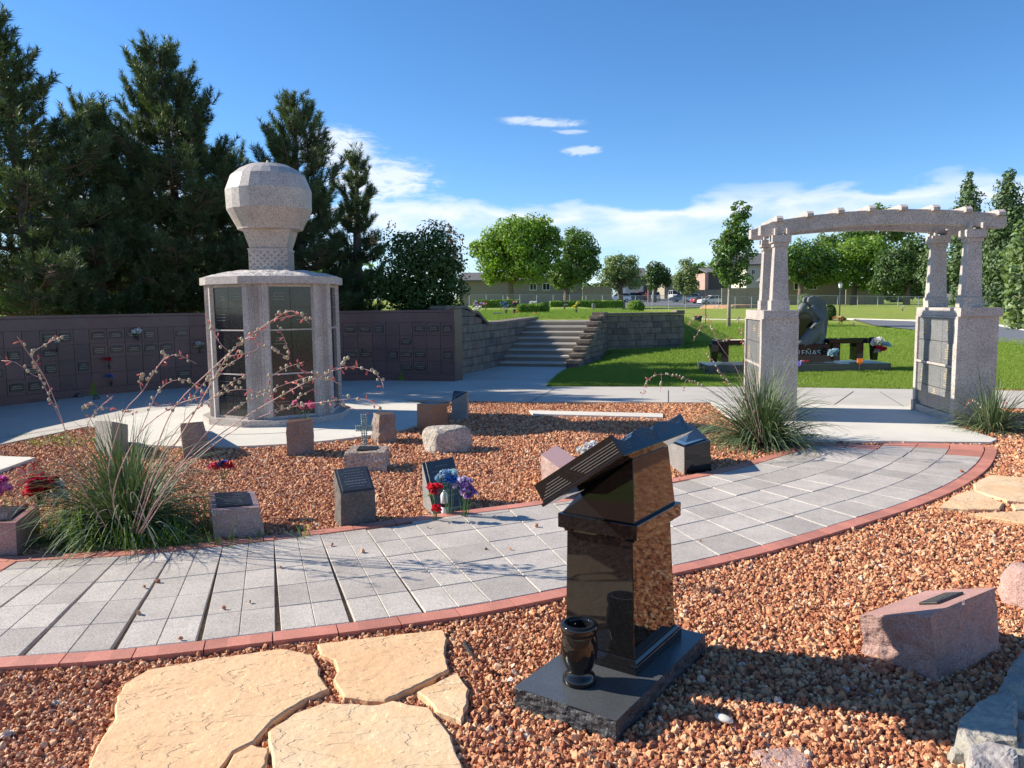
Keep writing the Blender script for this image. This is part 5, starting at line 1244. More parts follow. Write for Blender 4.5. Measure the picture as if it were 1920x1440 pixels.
# ------------------------------------------------------------------ vegetation
M['needle'] = leafmat('pine_needle', (.03, .055, .028), (.12, .165, .075), .22, .5, .7)
M['leafb'] = leafmat('bright_leaf', (.11, .2, .03), (.24, .35, .06), .4, .45, .2)
M['leafm'] = leafmat('mid_green_leaf', (.075, .15, .035), (.16, .25, .06), .35, .45, .2)
M['leafd'] = leafmat('dark_leaf', (.035, .075, .02), (.09, .15, .04), .25, .45, .6)
M['leafg'] = leafmat('grey_green_leaf', (.13, .18, .07), (.24, .30, .13), .3, .5, .3)
M['juni'] = leafmat('juniper_scale_leaf', (.06, .11, .05), (.14, .2, .085), .15, .6, .5)
M['hedge'] = leafmat('hedge_leaf', (.09, .18, .02), (.2, .32, .045), .25, .5, .8)
M['glossy'] = leafmat('glossy_pale_leaf', (.13, .2, .07), (.24, .32, .15), .3, .3, 2)
M['rust'] = leafmat('rusty_seed', (.3, .12, .06), (.45, .22, .1), .2, .6, 2)
def unit(n): v = RG.normal(size=(n, 3)); return v/np.linalg.norm(v, axis=1, keepdims=True)
def leaves(C, s, nrm=None, asp=.62):
    """one folded quad leaf per centre"""
    n = len(C); a = unit(n)
    if nrm is not None: a = a*.8+nrm; a /= np.linalg.norm(a, axis=1, keepdims=True)
    b = np.cross(a, unit(n)); b /= np.linalg.norm(b, axis=1, keepdims=True)+1e-9; c = np.cross(a, b)
    s = (s*RG.uniform(.6, 1.3, n))[:, None]
    V = np.stack([C-b*s*.5, C-c*s*asp*.5+a*s*.06, C+b*s*.5, C+c*s*asp*.5+a*s*.06], 1).reshape(-1, 3)
    return V, np.arange(4*n).reshape(-1, 4)
def crown_pts(ells, n, lumps=26, lr=.33, fill=.25):
    """ells: (x,y,z,rx,ry,rz); leaf centres on lumps spread through the ellipsoids"""
    vol = np.array([e[3]*e[4]*e[5] for e in ells])**.67; vol /= vol.sum(); P = []; Nn = []
    for e, v in zip(ells, vol):
        k = max(5, int(lumps*v*len(ells)**.5+3)); u = unit(k); rr = RG.uniform(.45, 1.0, k)[:, None]; c = np.array(e[:3])+u*rr*np.array(e[3:])*.86
        r = lr*min(e[3], e[5])*RG.uniform(.55, 1.35, k); m = int(n*v*(1-fill)); w = r**2/np.sum(r**2); id_ = RG.choice(k, m, p=w); d = unit(m)
        rad = RG.uniform(.55, 1.08, m)**.6; P.append(c[id_]+d*(r[id_]*rad)[:, None]*np.array([1.1, 1.1, .85])); Nn.append(d*.8+u[id_]*.3+np.array([0, 0, .3]))
        m2 = int(n*v*fill); d = unit(m2); P.append(np.array(e[:3])+d*(RG.random(m2)**.45)[:, None]*np.array(e[3:])*.9); Nn.append(d)
    return np.concatenate(P), np.concatenate(Nn)
def tree(label, px_base, Y, ells_px, n, s, mat, trunk=(.2, .08), name='broadleaf_tree', group='background trees', barkm='bark', lumps=26, lr=.33, z0=None, extra=None, limbs=6, fill=.25, top=None, cat='tree'):
    """ells_px: crown ellipses (px,py,rx,ry) seen at distance Y"""
    b = D(px_base, 560, Y); zb = T(b.x, Y) if z0 is None else z0; root = empty(name, (b.x, Y, zb), label, cat, group); E_ = []
    for (px, py, rx, ry) in ells_px:
        c = D(px, py, Y); E_.append((c.x-b.x, RG.uniform(-.2, .2)*rx*Y/FPX, c.z-zb, rx*Y/FPX, rx*Y/FPX*.95, ry*Y/FPX))
    if s > .3: n = int(n*1.6); s *= .76; lumps = int(lumps*1.35); fill *= .75
    P, Nn = crown_pts(E_, n, lumps, lr, fill); P[:, 2] = np.maximum(P[:, 2], .05)
    V, F = leaves(P, s, Nn); npmesh('crown', V, F, mat, root, 4)
    m = MB(); R = random.Random(int(px_base)); cz = sum(e[2] for e in E_)/len(E_); ct = max(e[2] for e in E_); cx_ = sum(e[0] for e in E_)/len(E_)
    lo = min(e[2]-e[5]*.7 for e in E_); lo = max(lo, .25*cz)
    m.tube([(0, 0, -.3), (0, 0, lo*.5), (cx_*.1, 0, lo), (cx_*.5, .1, cz), (cx_, .1, ct)], [trunk[0]*1.15, trunk[0], trunk[0]*.85, trunk[0]*.5, trunk[1]*.3], 9)
    for e in E_:
        for i in range(max(1, limbs//len(E_))+1):
            d = unit(1)[0]; q = Vector((e[0]+d[0]*e[3]*.7, e[1]+d[1]*e[4]*.7, e[2]+abs(d[2])*e[5]*.6)); s0 = Vector((cx_*.2, 0, lo*.9+R.random()*(cz-lo)*.5)); mid = s0.lerp(q, .5)+Vector((0, 0, -.05*(q-s0).length))
            m.tube([s0, mid, q], [trunk[1], trunk[1]*.65, trunk[1]*.2], 6)
    m.build('trunk', M[barkm], root, smooth=True)
    return root
def pine(label, px, Y, top_py, prof, seed, nbr=90, z0=1.0, lean=0, low=.12, shoot=(.22, .42)):
    """prof: radius (m) at relative height 0..1 list"""
    R = random.Random(seed); b = D(px, 560, Y); H = D(px, top_py, Y).z-z0; root = empty('pine_tree', (b.x, Y, z0-.3), label, 'pine tree', 'dark pines behind the niche wall'); H += .3
    tr = MB(); tp = lambda t: Vector((lean*t*t, .08*math.sin(4*t+seed), H*t))
    tr.tube([tp(i/10) for i in range(10)]+[tp(.985)], [.17*(1-.9*i/10)+.012 for i in range(11)], 9)
    A0 = []; A1 = []
    def rad(t):
        for (a, p), (c, q) in zip(prof[:-1], prof[1:]):
            if t <= c: return p+(q-p)*(t-a)/(c-a)
        return prof[-1][1]
    for i in range(nbr):
        nw = nbr/6; t = low+(1-low)*min(.995, ((i//6+R.random()*.38)/nw)**.93); rr = rad(t)*R.uniform(.62, 1.15)*(1.08 if (i//6) % 2 else .92); az = i*2.399+R.uniform(-.5, .5); o = tp(t); h = Vector((math.cos(az), math.sin(az), 0))
        up = .12+.75*t**2; rise = rr*(up*.7)
        P = [o, o+h*rr*.4+Vector((0, 0, rise*.15-.04)), o+h*rr*.75+Vector((0, 0, rise*.5)), o+h*rr+Vector((0, 0, rise+.12))]
        tr.tube(P, [.035*(1-t)+.012, .022*(1-t)+.01, .012, .006], 5)
        k = max(3, int(rr*13)); 
        for j in range(k):
            f = .22+.8*(j+R.random()*.6)/k; seg = min(2, int(f*3)); ff = min(1, f*3-seg); p = P[seg].lerp(P[seg+1], ff)
            sd = Vector((-h.y, h.x, 0))*R.choice((-1, 1)); w = rr*.34*(1.1-f*.6)*R.uniform(.2, 1.1)
            d = (h*R.uniform(.3, .8)+sd*R.uniform(.1, .7)+Vector((0, 0, R.uniform(.5, 1.5)+up*.7))).normalized()
            q = p+(h*.5+sd).normalized()*w+Vector((0, 0, w*.25))
            if w > .12: tr.tube([p, q], [.009, .005], 4)
            L_ = R.uniform(*shoot); A0.append(q-d*L_*.3); A1.append(q+d*L_*.75)
            if R.random() < .75:
                d2 = (d+sd*R.uniform(-.9, .9)+Vector((0, 0, R.uniform(-.3, .7)))).normalized(); m_ = p.lerp(q, .4); A0.append(m_); A1.append(m_+d2*L_*.9)
    for j in range(4):
        o = tp(.93+.01*j); d = Vector((R.uniform(-.35, .35), R.uniform(-.35, .35), 1)).normalized(); A0.append(o); A1.append(o+d*.55)
    tr.build('trunk', M['bark'], root, smooth=True)
    A0 = np.array([tuple(v) for v in A0]); A1 = np.array([tuple(v) for v in A1]); K = 60; n = len(A0)
    ax = A1-A0; ln = np.linalg.norm(ax, axis=1, keepdims=True); ax /= ln
    f = RG.uniform(0, 1.0, (n, K, 1)); base = A0[:, None]+(A1-A0)[:, None]*f; rdir = unit(n*K).reshape(n, K, 3); rdir -= (rdir*ax[:, None]).sum(2, keepdims=True)*ax[:, None]; rdir /= np.linalg.norm(rdir, axis=2, keepdims=True)+1e-9
    d = ax[:, None]*.75+rdir*.75; d /= np.linalg.norm(d, axis=2, keepdims=True); L2 = RG.uniform(.09, .17, (n, K, 1))
    side = np.cross(d, unit(n*K).reshape(n, K, 3)); side /= np.linalg.norm(side, axis=2, keepdims=True)+1e-9
    w = .0075; V = np.stack([base-side*w, base+side*w, base+d*L2], 2).reshape(-1, 3)
    npmesh('needles', V, np.arange(len(V)).reshape(-1, 3), M['needle'], root, 3)
    return root
PR = [(0, 1.7), (.2, 2.0), (.45, 1.7), (.7, 1.15), (.88, .6), (1, .12)]
pine('tallest dark pine at the far left, its thin top above all others', 62, 15.2, 32, [(0, 1.6), (.2, 2.0), (.45, 1.5), (.62, 1.15), (.8, .75), (.88, .25), (1, .1)], 1, 96, 1.0, -.3)
pine('dark pine with a broad bushy top left of the balloon tower', 345, 18, 100, [(0, 1.9), (.2, 2.2), (.45, 1.8), (.65, 1.2), (.8, .75), (.93, .5), (1, .2)], 2, 132, 1.0, -.25)
pine('dark pine directly behind the stone balloon, with upright candle shoots', 565, 18.5, 190, [(0, 1.6), (.25, 1.7), (.5, 1.15), (.7, .9), (.85, .6), (.95, .3), (1, .15)], 3, 95, 1.0, .0)
pine('short pine right of the stone balloon, lowest of the dark pines', 672, 19.5, 292, [(0, .9), (.25, .8), (.5, .6), (.75, .42), (.9, .28), (1, .12)], 4, 60, 1.0, .05)
pine('mid-height pine between the tallest left pine and the broad bushy one', 190, 16.6, 205, [(0, 1.6), (.2, 1.8), (.5, 1.35), (.75, .85), (.9, .45), (1, .15)], 5, 84, 1.0, .0)
pine('dark pine between the broad bushy pine and the stone balloon', 445, 20.5, 290, [(0, 1.2), (.3, 1.3), (.6, .9), (.85, .5), (1, .15)], 6, 60, 1.0, .0)
GU = 'bushes behind the niche wall'
tree('bright lime shrub low behind the far left end of the niche wall', 20, 17.5, [(20, 560, 70, 45), (-50, 540, 50, 50)], 2600, .13, M['leafb'], (.05, .02), 'shrub', GU, z0=1.0, cat='shrub')
tree('yellow-green shrub behind the niche wall under the gap between the left pines', 170, 24, [(150, 555, 70, 50), (215, 550, 45, 45)], 2600, .15, M['leafb'], (.06, .03), 'shrub', GU, z0=1.0, cat='shrub')
tree('olive-green shrub behind the niche wall left of the tower', 300, 26, [(300, 550, 60, 48), (350, 560, 30, 35)], 2400, .15, M['leafg'], (.06, .03), 'shrub', GU, z0=1.0, cat='shrub')
tree('distant green tree line seen low through the left pines', 250, 60, [(60, 505, 110, 55), (260, 510, 120, 50), (430, 515, 80, 45)], 5200, .42, M['leafm'], (.2, .1), 'broadleaf_tree', None)
tree('green tree filling the gap behind the stone balloon tower and the short pine', 600, 45, [(600, 525, 60, 45), (680, 530, 45, 45)], 2600, .3, M['leafm'], (.2, .1), 'broadleaf_tree', None)
bush = tree('large dense dark green bush with rusty seed heads behind the niche wall', 785, 17.8, [(765, 500, 66, 74), (812, 480, 62, 62), (842, 520, 44, 72), (730, 540, 42, 50), (790, 560, 88, 42)], 15000, .085, M['leafd'], (.09, .03), 'dense_bush', None, z0=1.0, lumps=60, lr=.3, limbs=10, fill=.35, cat='bush')
P = []; 
for (px, py) in ((850, 432), (862, 445), (846, 452), (870, 470), (858, 480), (838, 428), (735, 420), (700, 450)):
    c = D(px, py, 17.3)-bush.location; P.append(np.array(tuple(c))+unit(26)*.09)
P = np.concatenate(P); V, F = leaves(P, .06); npmesh('seed_heads', V, F, M['rust'], bush, 4)
# background deciduous trees
GB = 'trees beyond the upper lawn'
tree('tallest bright green leafy tree beyond the upper lawn, in the middle of the view', 957, 95, [(965, 450, 68, 50), (1005, 430, 45, 34), (930, 480, 48, 48), (990, 500, 60, 42), (900, 465, 28, 22), (1030, 470, 30, 45), (925, 520, 26, 22)], 15000, .46, M['leafb'], (.42, .2), group=GB, lumps=90, lr=.26, limbs=12)
tree('darker green leafy tree just right of the tallest bright tree', 1062, 98, [(1085, 460, 38, 40), (1075, 505, 50, 38), (1105, 490, 24, 36), (1050, 520, 26, 24)], 8000, .42, M['leafm'], (.38, .18), group=GB, lumps=60, lr=.28, limbs=10)
tree('grey-green spreading tree in front of the dark two-storey house', 1163, 118, [(1160, 500, 40, 30), (1185, 520, 22, 26), (1138, 520, 24, 26)], 4200, .42, M['leafg'], (.45, .22), group=GB, lumps=44, lr=.26, limbs=12, fill=.12)
tree('dark low tree between the wooden pole and the far lawn', 1228, 150, [(1228, 517, 27, 27), (1248, 525, 14, 20)], 2600, .6, M['leafd'], (.3, .15), group=GB)
tree('light green slim tree by the parked cars', 1284, 135, [(1284, 512, 22, 32), (1292, 538, 22, 16), (1275, 535, 14, 16)], 3000, .48, M['leafg'], (.25, .12), group=GB, lumps=30)
tree('dull green tree behind the grey gabled roof', 1335, 175, [(1330, 508, 40, 22), (1302, 520, 20, 24), (1365, 505, 30, 25)], 2600, .7, M['leafm'], (.3, .15), group=GB)
tree('young airy tree with a pale slim trunk standing on the right lawn', 1367, 36, [(1388, 400, 20, 28), (1380, 440, 32, 36), (1362, 470, 30, 40), (1398, 470, 24, 34), (1378, 515, 36, 30), (1350, 500, 22, 24)], 6800, .15, M['leafm'], (.085, .035), 'young_tree', None, 'barkpale', 70, .27, limbs=14, fill=.12)
GA = 'trees framed by the granite arch'
tree('dark green tree seen through the left part of the granite arch', 1500, 104, [(1510, 480, 48, 36), (1475, 490, 30, 40), (1545, 500, 34, 40), (1520, 520, 40, 20)], 6500, .5, M['leafm'], (.35, .18), group=GA, lumps=50)
tree('broad green tree in the middle of the granite arch', 1600, 104, [(1600, 480, 48, 40), (1640, 470, 40, 36), (1580, 510, 44, 34), (1640, 520, 44, 32)], 8500, .5, M['leafb'], (.4, .2), group=GA, lumps=60)
tree('dark spreading tree left of the rear right post of the arch', 1700, 96, [(1690, 500, 48, 52), (1720, 480, 40, 40), (1670, 530, 38, 26), (1745, 520, 40, 40)], 8500, .46, M['leafd'], (.4, .2), group=GA, lumps=60)
tree('distant dark tree line closing the view behind the parked cars', 1230, 260, [(1120, 545, 60, 16), (1230, 542, 60, 15), (1330, 540, 70, 18)], 3800, 1.5, M['leafd'], (.4, .2), 'tree_line', None)
tree('dark tree line beyond the far lawn behind the right arch posts', 1760, 130, [(1680, 548, 50, 20), (1770, 545, 60, 24), (1860, 545, 60, 26)], 4500, .8, M['leafd'], (.4, .2), 'tree_line', None)
tree('tall sparse tree whose top shows above the arch beam', 1635, 128, [(1640, 405, 30, 24), (1665, 430, 42, 28), (1610, 440, 40, 26), (1560, 455, 40, 20), (1700, 440, 34, 30)], 5200, .55, M['leafm'], (.5, .25), group=GA, lumps=50, fill=.1)
def juniper(label, px, Y, top, bot, w, n, seed, name='juniper'):
    e = []
    h = bot-top
    for i in range(12):
        t = i/11; py = top+h*(.05+.88*t); r = w*(.2+.8*min(1, t*1.5)**.75)*(1-.45*max(0, t-.75)/.25)
        for k in range(2 if t > .2 else 1): e.append((px+rnd.uniform(-.22, .22)*r, py, r*rnd.uniform(.8, 1.0), h*.085))
    return tree(label, px, Y, e, n*2, .26, M['juni'], (.28, .06), name, 'tall junipers on the right', lumps=110, lr=.55, limbs=4, fill=.4, cat='juniper')
juniper('tall conical juniper behind the right end of the arch, left of the other tall one', 1816, 62, 324, 585, 50, 9500, 1)
juniper('tall conical juniper at the right edge of the photo', 1890, 58, 322, 580, 56, 11000, 2)
juniper('shorter light green juniper framed between the right posts of the arch', 1752, 66, 432, 568, 34, 5200, 3)
tree('pale glossy-leaved tree with small fruits entering from the right edge', 1975, 13.5, [(1950, 480, 62, 95), (1935, 570, 50, 55), (1975, 420, 50, 50), (1930, 520, 40, 60)], 4200, .115, M['glossy'], (.07, .03), 'fruit_tree', None, 'barkpale', 40, .32, z0=.03, limbs=8)
# hedges and clipped shrubs on the upper lawn
def hedge(label, x0, x1, py_top, Y, dpt, n, s=.12, rnd_=0, name='hedge', mat='hedge'):
    a, b = D(x0, 570, Y), D(x1, 570, Y); xc = (a.x+b.x)/2; zg = T(xc, Y); h = D((x0+x1)/2, py_top, Y).z-zg; w = (b.x-a.x); root = empty(name, (xc, Y, zg), label, 'hedge' if not rnd_ else 'shrub', None)
    if rnd_: d = unit(n); P = d*np.array([w/2, w/2, h*.52])*RG.uniform(.88, 1.04, n)[:, None]+np.array([0, 0, h*.5]); Nn = d
    else:
        P = RG.uniform(-.5, .5, (n, 3))*np.array([w, dpt, h]); ax = RG.choice(3, n, p=(.12, .44, .44)); sg = np.where(RG.random(n) < .5, -1, 1); 
        for k in range(3): P[ax == k, k] = (sg[ax == k]*np.array([w, dpt, h])[k]/2); 
        Nn = np.zeros((n, 3)); Nn[np.arange(n), ax] = sg; P += RG.normal(size=(n, 3))*.025; P[:, 2] += h/2
    V, F = leaves(P, s, Nn); npmesh('foliage', V, F, M[mat], root, 4)
    m = MB()
    if rnd_: m.ell((0, 0, h*.5), (w*.44, w*.44, h*.45), 14, 10)
    else: m.box((0, 0, h*.48), (w-.08, dpt-.1, h*.92))
    m.build('inner_branches', M['leafd'], root, smooth=bool(rnd_)); return root
hedge('long low clipped hedge across the upper lawn, left of the black and white memorial', 888, 972, 563.5, 60, 1.0, 5000, .14)
hedge('long low clipped hedge across the upper lawn, right of the black and white memorial', 1032, 1166, 565, 60, 1.0, 7000, .14)
hedge('short dark clipped hedge on the upper lawn left of the round clipped shrub', 972, 1011, 572, 32, .8, 3600, .07)
hedge('round clipped shrub on the upper lawn at the end of the short hedge', 1009, 1030, 567, 32, .5, 2200, .07, 1, 'clipped_shrub')
hedge('bright clipped shrub on the upper lawn right of the headstones', 1176, 1208, 564, 36, .9, 3000, .08, 1, 'clipped_shrub')
hedge('small grey-green round shrub in front of the house seen through the arch', 1497, 1520, 551, 90, 1.0, 900, .22, 1, 'round_shrub', 'leafg')
hedge('dark shrub behind the angel memorial beside the lamp post', 1545, 1567, 572, 44, 1, 1500, .12, 1, 'round_shrub', 'leafd')
# ------------------------------------------------------------------ grass
def tuft(i):
    def f(N, L, jn):
        R = random.Random(i); jj = N('GeometryNodeJoinGeometry')
        for k in range(7):
            cy = N('GeometryNodeMeshCone'); cy.inputs['Vertices'].default_value = 3; cy.inputs['Radius Bottom'].default_value = .0032; cy.inputs['Depth'].default_value = R.uniform(.03, .06)
            t = N('GeometryNodeTransform'); L(cy.outputs[0], t.inputs[0]); t.inputs['Translation'].default_value = (R.uniform(-.02, .02), R.uniform(-.02, .02), -.002); t.inputs['Rotation'].default_value = (R.uniform(-.7, .7), R.uniform(-.7, .7), R.uniform(0, 6)); L(t.outputs[0], jj.inputs[0])
        L(jj.outputs[0], jn.inputs[0])
    return f
def grass():
    P = []
    for (x0, x1, y0, y1, s) in ((.5, 14, 12, 17, .038), (0, 16, 17, 22.4, .058), (-2, 16, 22.4, 40, .12)):
        X, Y = grid_pts(x0, x1, y0, y1, s); k = (X < Y*.72+.6) & (Y > 14.95-.215*X+.02); X, Y = X[k], Y[k]
        Z = np.array([T(a, b) for a, b in zip(X, Y)]); q = np.stack([X-SO.x, Y-SO.y], 1); ss = q @ np.array([SA.x, SA.y]); tt = q @ np.array([SP.x, SP.y])
        k = (Z > -.01) & ~((tt > -.6) & (tt < 2.35) & (ss < 3.9) & (ss > -.4)) & ~inpoly(pave, X, Y)
        kk = np.minimum(1+np.maximum(0, Y-17)*.08, 2.2); P.append(np.stack([X, Y, Z, kk], 1)[k])
    P = np.concatenate(P); n = len(P); print('tufts', n); sc_ = (P[:, 3:4]*RG.uniform(.7, 1.25, (n, 1)))*np.ones((1, 3)); rot = np.zeros((n, 3)); rot[:, 2] = RG.uniform(0, 6.28, n)
    instanced('grass', P[:, :3]+np.array([0, 0, .02]), sc_, rot, RG.random(n), M['blade'], [tuft(i) for i in range(4)])
grass()
# ------------------------------------------------------------------ road, kerbs, far ground
def drape(name, px, mat, dz=.02, kind='structure', n=10):
    P = [gt(*p) for p in px]; m = MB(); c = sum(P, Vector())/len(P)
    Q = []
    for i in range(len(P)):
        for j in range(n): Q.append(P[i].lerp(P[(i+1) % len(P)], j/n))
    K = 8; vs = [(*(c.lerp(q, (r+1)/K)).xy, 0) for r in range(K) for q in Q]+[(c.x, c.y, 0)]; vs = [(x, y, T(x, y)+dz) for x, y, _ in vs]; k = len(Q)
    fs = [(r*k+i, r*k+(i+1) % k, (r+1)*k+(i+1) % k, (r+1)*k+i) for r in range(K-1) for i in range(k)]+[(i, (i+1) % k, K*k) for i in range(k)]
    m.add(vs, fs); o = m.build(name, mat); tag(o, kind=kind); return o
drape('road', [(1598, 600), (1711, 604), (1866, 612), (1990, 628), (2050, 640), (2050, 668), (1925, 650), (1866, 646), (1790, 632), (1711, 620), (1640, 612)], M['asphalt'], .05)
def kerb(pts, w=.16, h=.1, name='kerb'):
    m = MB(); P = [gt(*p) for p in pts]; Q = []
    for a, b in zip(P[:-1], P[1:]):
        for j in range(8): Q.append(a.lerp(b, j/8))
    Q.append(P[-1]); vs = []
    for i, q in enumerate(Q):
        d = (Q[min(i+1, len(Q)-1)]-Q[max(0, i-1)]).xy.normalized(); n = Vector((-d.y, d.x))*w/2; z = T(q.x, q.y)
        vs += [(q.x-n.x, q.y-n.y, z-.1), (q.x+n.x, q.y+n.y, z-.1), (q.x+n.x, q.y+n.y, z+h), (q.x-n.x, q.y-n.y, z+h)]
    m.add(vs, [(i*4+j, i*4+(j+1) % 4, i*4+4+(j+1) % 4, i*4+4+j) for i in range(len(Q)-1) for j in range(4)]); tag(m.build(name, M['concw']), kind='structure')
kerb([(1590, 600), (1711, 603), (1800, 607), (1866, 611.5), (1925, 622), (1990, 630)])
kerb([(1290, 598), (1400, 600), (1500, 601), (1590, 600)], .35, .03)
drape('parking_lot', [(1110, 568), (1340, 577), (1352, 572), (1352, 561), (1230, 560), (1110, 559)], M['asphalt'], .05)
drape('far_lawn', [(1224, 559), (1296, 559), (1293, 546), (1228, 546)], plain('far_grass', (.13, .2, .04), .95, 0, .15, 1), .06)
m = MB(); c = D(1385, 577, 84); 
tag(boulder('heap of bare orange soil beside the parking lot', (c.x, 86, T(c.x, 86)-.1), (3.4, 2.2, .85), plain('orange_soil', (.52, .3, .16), .95, 0, .3, 3, .1), 8, 'soil_mound', 0, .55, 4, .25, 'soil mound'))
# ------------------------------------------------------------------ buildings
WT = {'tan': plain('tan_stucco', (.30, .25, .19), .9, 0, .08, 3), 'grey': plain('grey_brown_siding', (.26, .22, .18), .9, 0, .08, 3), 'dark': plain('dark_brown_siding', (.10, .08, .075), .9, 0, .15, 3), 'brick': plain('pink_brick', (.42, .27, .22), .9, 0, .2, 5), 'pale': plain('pale_stucco', (.55, .5, .42), .9, 0, .06, 3), 'roof': plain('grey_shingle', (.13, .125, .125), .9, 0, .2, 8), 'fence': plain('weathered_board', (.34, .26, .19), .9, 0, .2, 6)}
def house(label, x0, x1, eave, Y, dep, mat, roof='gable', rh=1.6, wins=(), doors=(), over=.5, name='house', cat='house', extra=None, ridge_y=None):
    a, b = D(x0, eave, Y), D(x1, eave, Y); xc = (a.x+b.x)/2; w = b.x-a.x; zg = min(T(a.x, Y), T(b.x, Y))-.4; H = a.z-zg; root = empty(name, (xc, Y, zg), label, cat, None)
    m = MB(); m.box((0, dep/2, H/2), (w, dep, H)); m.build('wall', WT[mat], root)
    m = MB()
    if roof == 'gable':
        o = over; m.hexa([(-w/2-o, -o, H), (w/2+o, -o, H), (w/2+o, dep+o, H), (-w/2-o, dep+o, H)], [(-w/2-o*.2, dep/2-.05, H+rh), (w/2+o*.2, dep/2-.05, H+rh), (w/2+o*.2, dep/2+.05, H+rh), (-w/2-o*.2, dep/2+.05, H+rh)])
        m.box((0, -o, H-.06), (w+2*o, .06, .2))
    elif roof == 'shed': o = over; m.hexa([(-w/2-o, -o, H-.0), (w/2+o, -o, H-.0), (w/2+o, dep+o, H+rh), (-w/2-o, dep+o, H+rh)], [(-w/2-o, -o, H+.2), (w/2+o, -o, H+.2), (w/2+o, dep+o, H+rh+.2), (-w/2-o, dep+o, H+rh+.2)])
    else: m.box((0, dep/2, H+.06), (w+.12, dep+.12, .12))
    m.build('roof' if roof != 'flat' else 'coping', WT['roof'] if roof != 'flat' else WT[mat], root)
    for (p0, q0, p1, q1) in wins:
        c0, c1 = D(p0, q1, Y), D(p1, q0, Y); cx_ = (c0.x+c1.x)/2-xc; cz = (c0.z+c1.z)/2-zg; ww, hh_ = c1.x-c0.x, c1.z-c0.z
        f = MB(); t = .09
        for (X, Z, A, B) in ((0, hh_/2-t/2, ww, t), (0, -hh_/2+t/2, ww, t), (-ww/2+t/2, 0, t, hh_-2*t), (ww/2-t/2, 0, t, hh_-2*t), (0, 0, .06, hh_-2*t)): f.box((cx_+X, -.05, cz+Z), (A, .1, B))
        fo = f.build('window', M['wframe'], root); g = MB(); g.box((cx_, -.02, cz), (ww-2*t, .03, hh_-2*t)); g.build('pane', M['glassdark'], fo)
    for (p0, q0, p1, q1) in doors:
        c0, c1 = D(p0, q1, Y), D(p1, q0, Y); f = MB(); f.box(((c0.x+c1.x)/2-xc, -.03, (c0.z+c1.z)/2-zg), (c1.x-c0.x, .06, c1.z-c0.z)); f.build('door', M['wframe'], root)
    return root
house('long low grey-brown house with two white-framed windows behind the tallest leafy tree', 862, 1091, 526, 112, 9, 'grey', rh=1.3, wins=((993, 531, 1006.5, 544.5), (1017, 530.5, 1031.5, 544.5)))
def boardwall(label, x0, x1, top, Y, mat='grey', th=.2, name='yard_wall', cat='wall'):
    a, b = D(x0, top, Y), D(x1, top, Y); xc = (a.x+b.x)/2; zg = min(T(a.x, Y), T(b.x, Y))-.3; H = a.z-zg; root = empty(name, (xc, Y, zg), label, cat)
    w = b.x-a.x; n = max(2, int(w/1.2)); m = MB()
    for i in range(n): m.box((-w/2+w*(i+.5)/n, 0, H/2), (w/n-.03, th, H-.05+.02*(i % 2)))
    m.build('boards', WT[mat], root); m = MB(); m.box((0, 0, H), (w+.05, th+.06, .08)); m.build('cap_rail', WT[mat], root); return root
boardwall('grey yard wall between the long house and the white pickup', 1092, 1147, 538.5, 108)
house('dark two-storey house behind the spreading grey-green tree', 1172, 1213, 518, 172, 9, 'dark', rh=2.0, wins=((1200, 533, 1206, 540),))
house('pale garage with a white door behind the parked cars', 1165, 1206, 538, 164, 4, 'pale', 'flat', doors=((1167, 540, 1173, 552),), name='garage', cat='garage')
house('small far house with a light porch beyond the sloping lawn', 1246, 1292, 528, 190, 9, 'tan', 'gable', 1.6, wins=((1249, 523.5+6, 1254, 536),))
house('two-storey house with a grey shed roof and a pink brick end wall', 1329, 1354, 512, 166, 10, 'dark', 'shed', 1.6)
house('narrow pink brick end wall of the two-storey house', 1322, 1328.5, 513, 165.5, 8, 'brick', 'flat', name='brick_wing', cat='house wing')
boardwall('dark yard wall in front of the two-storey house', 1296, 1352, 544, 158, 'grey')
boardwall('tan board fence between the parking lot and the left pedestal of the arch', 1353, 1424, 541, 98, 'fence', name='board_fence', cat='fence')
house('pale two-storey house half hidden by the young tree and the left arch posts', 1400, 1470, 496, 122, 9, 'pale', 'gable', 2.0, wins=((1408, 505, 1416, 515),))
house('grey-brown house with two white-framed windows seen through the arch', 1462, 1588, 524, 110, 9, 'grey', rh=1.5, wins=((1488, 529.5, 1504, 543.5), (1516.5, 529, 1532, 543)))
boardwall('dark grey yard wall right of the house seen through the arch', 1586, 1658, 537, 108)
house('pale house at the right edge behind the two tall junipers', 1840, 1960, 540, 84, 9, 'pale', 'gable', 1.2, wins=((1896, 547, 1908, 558),))
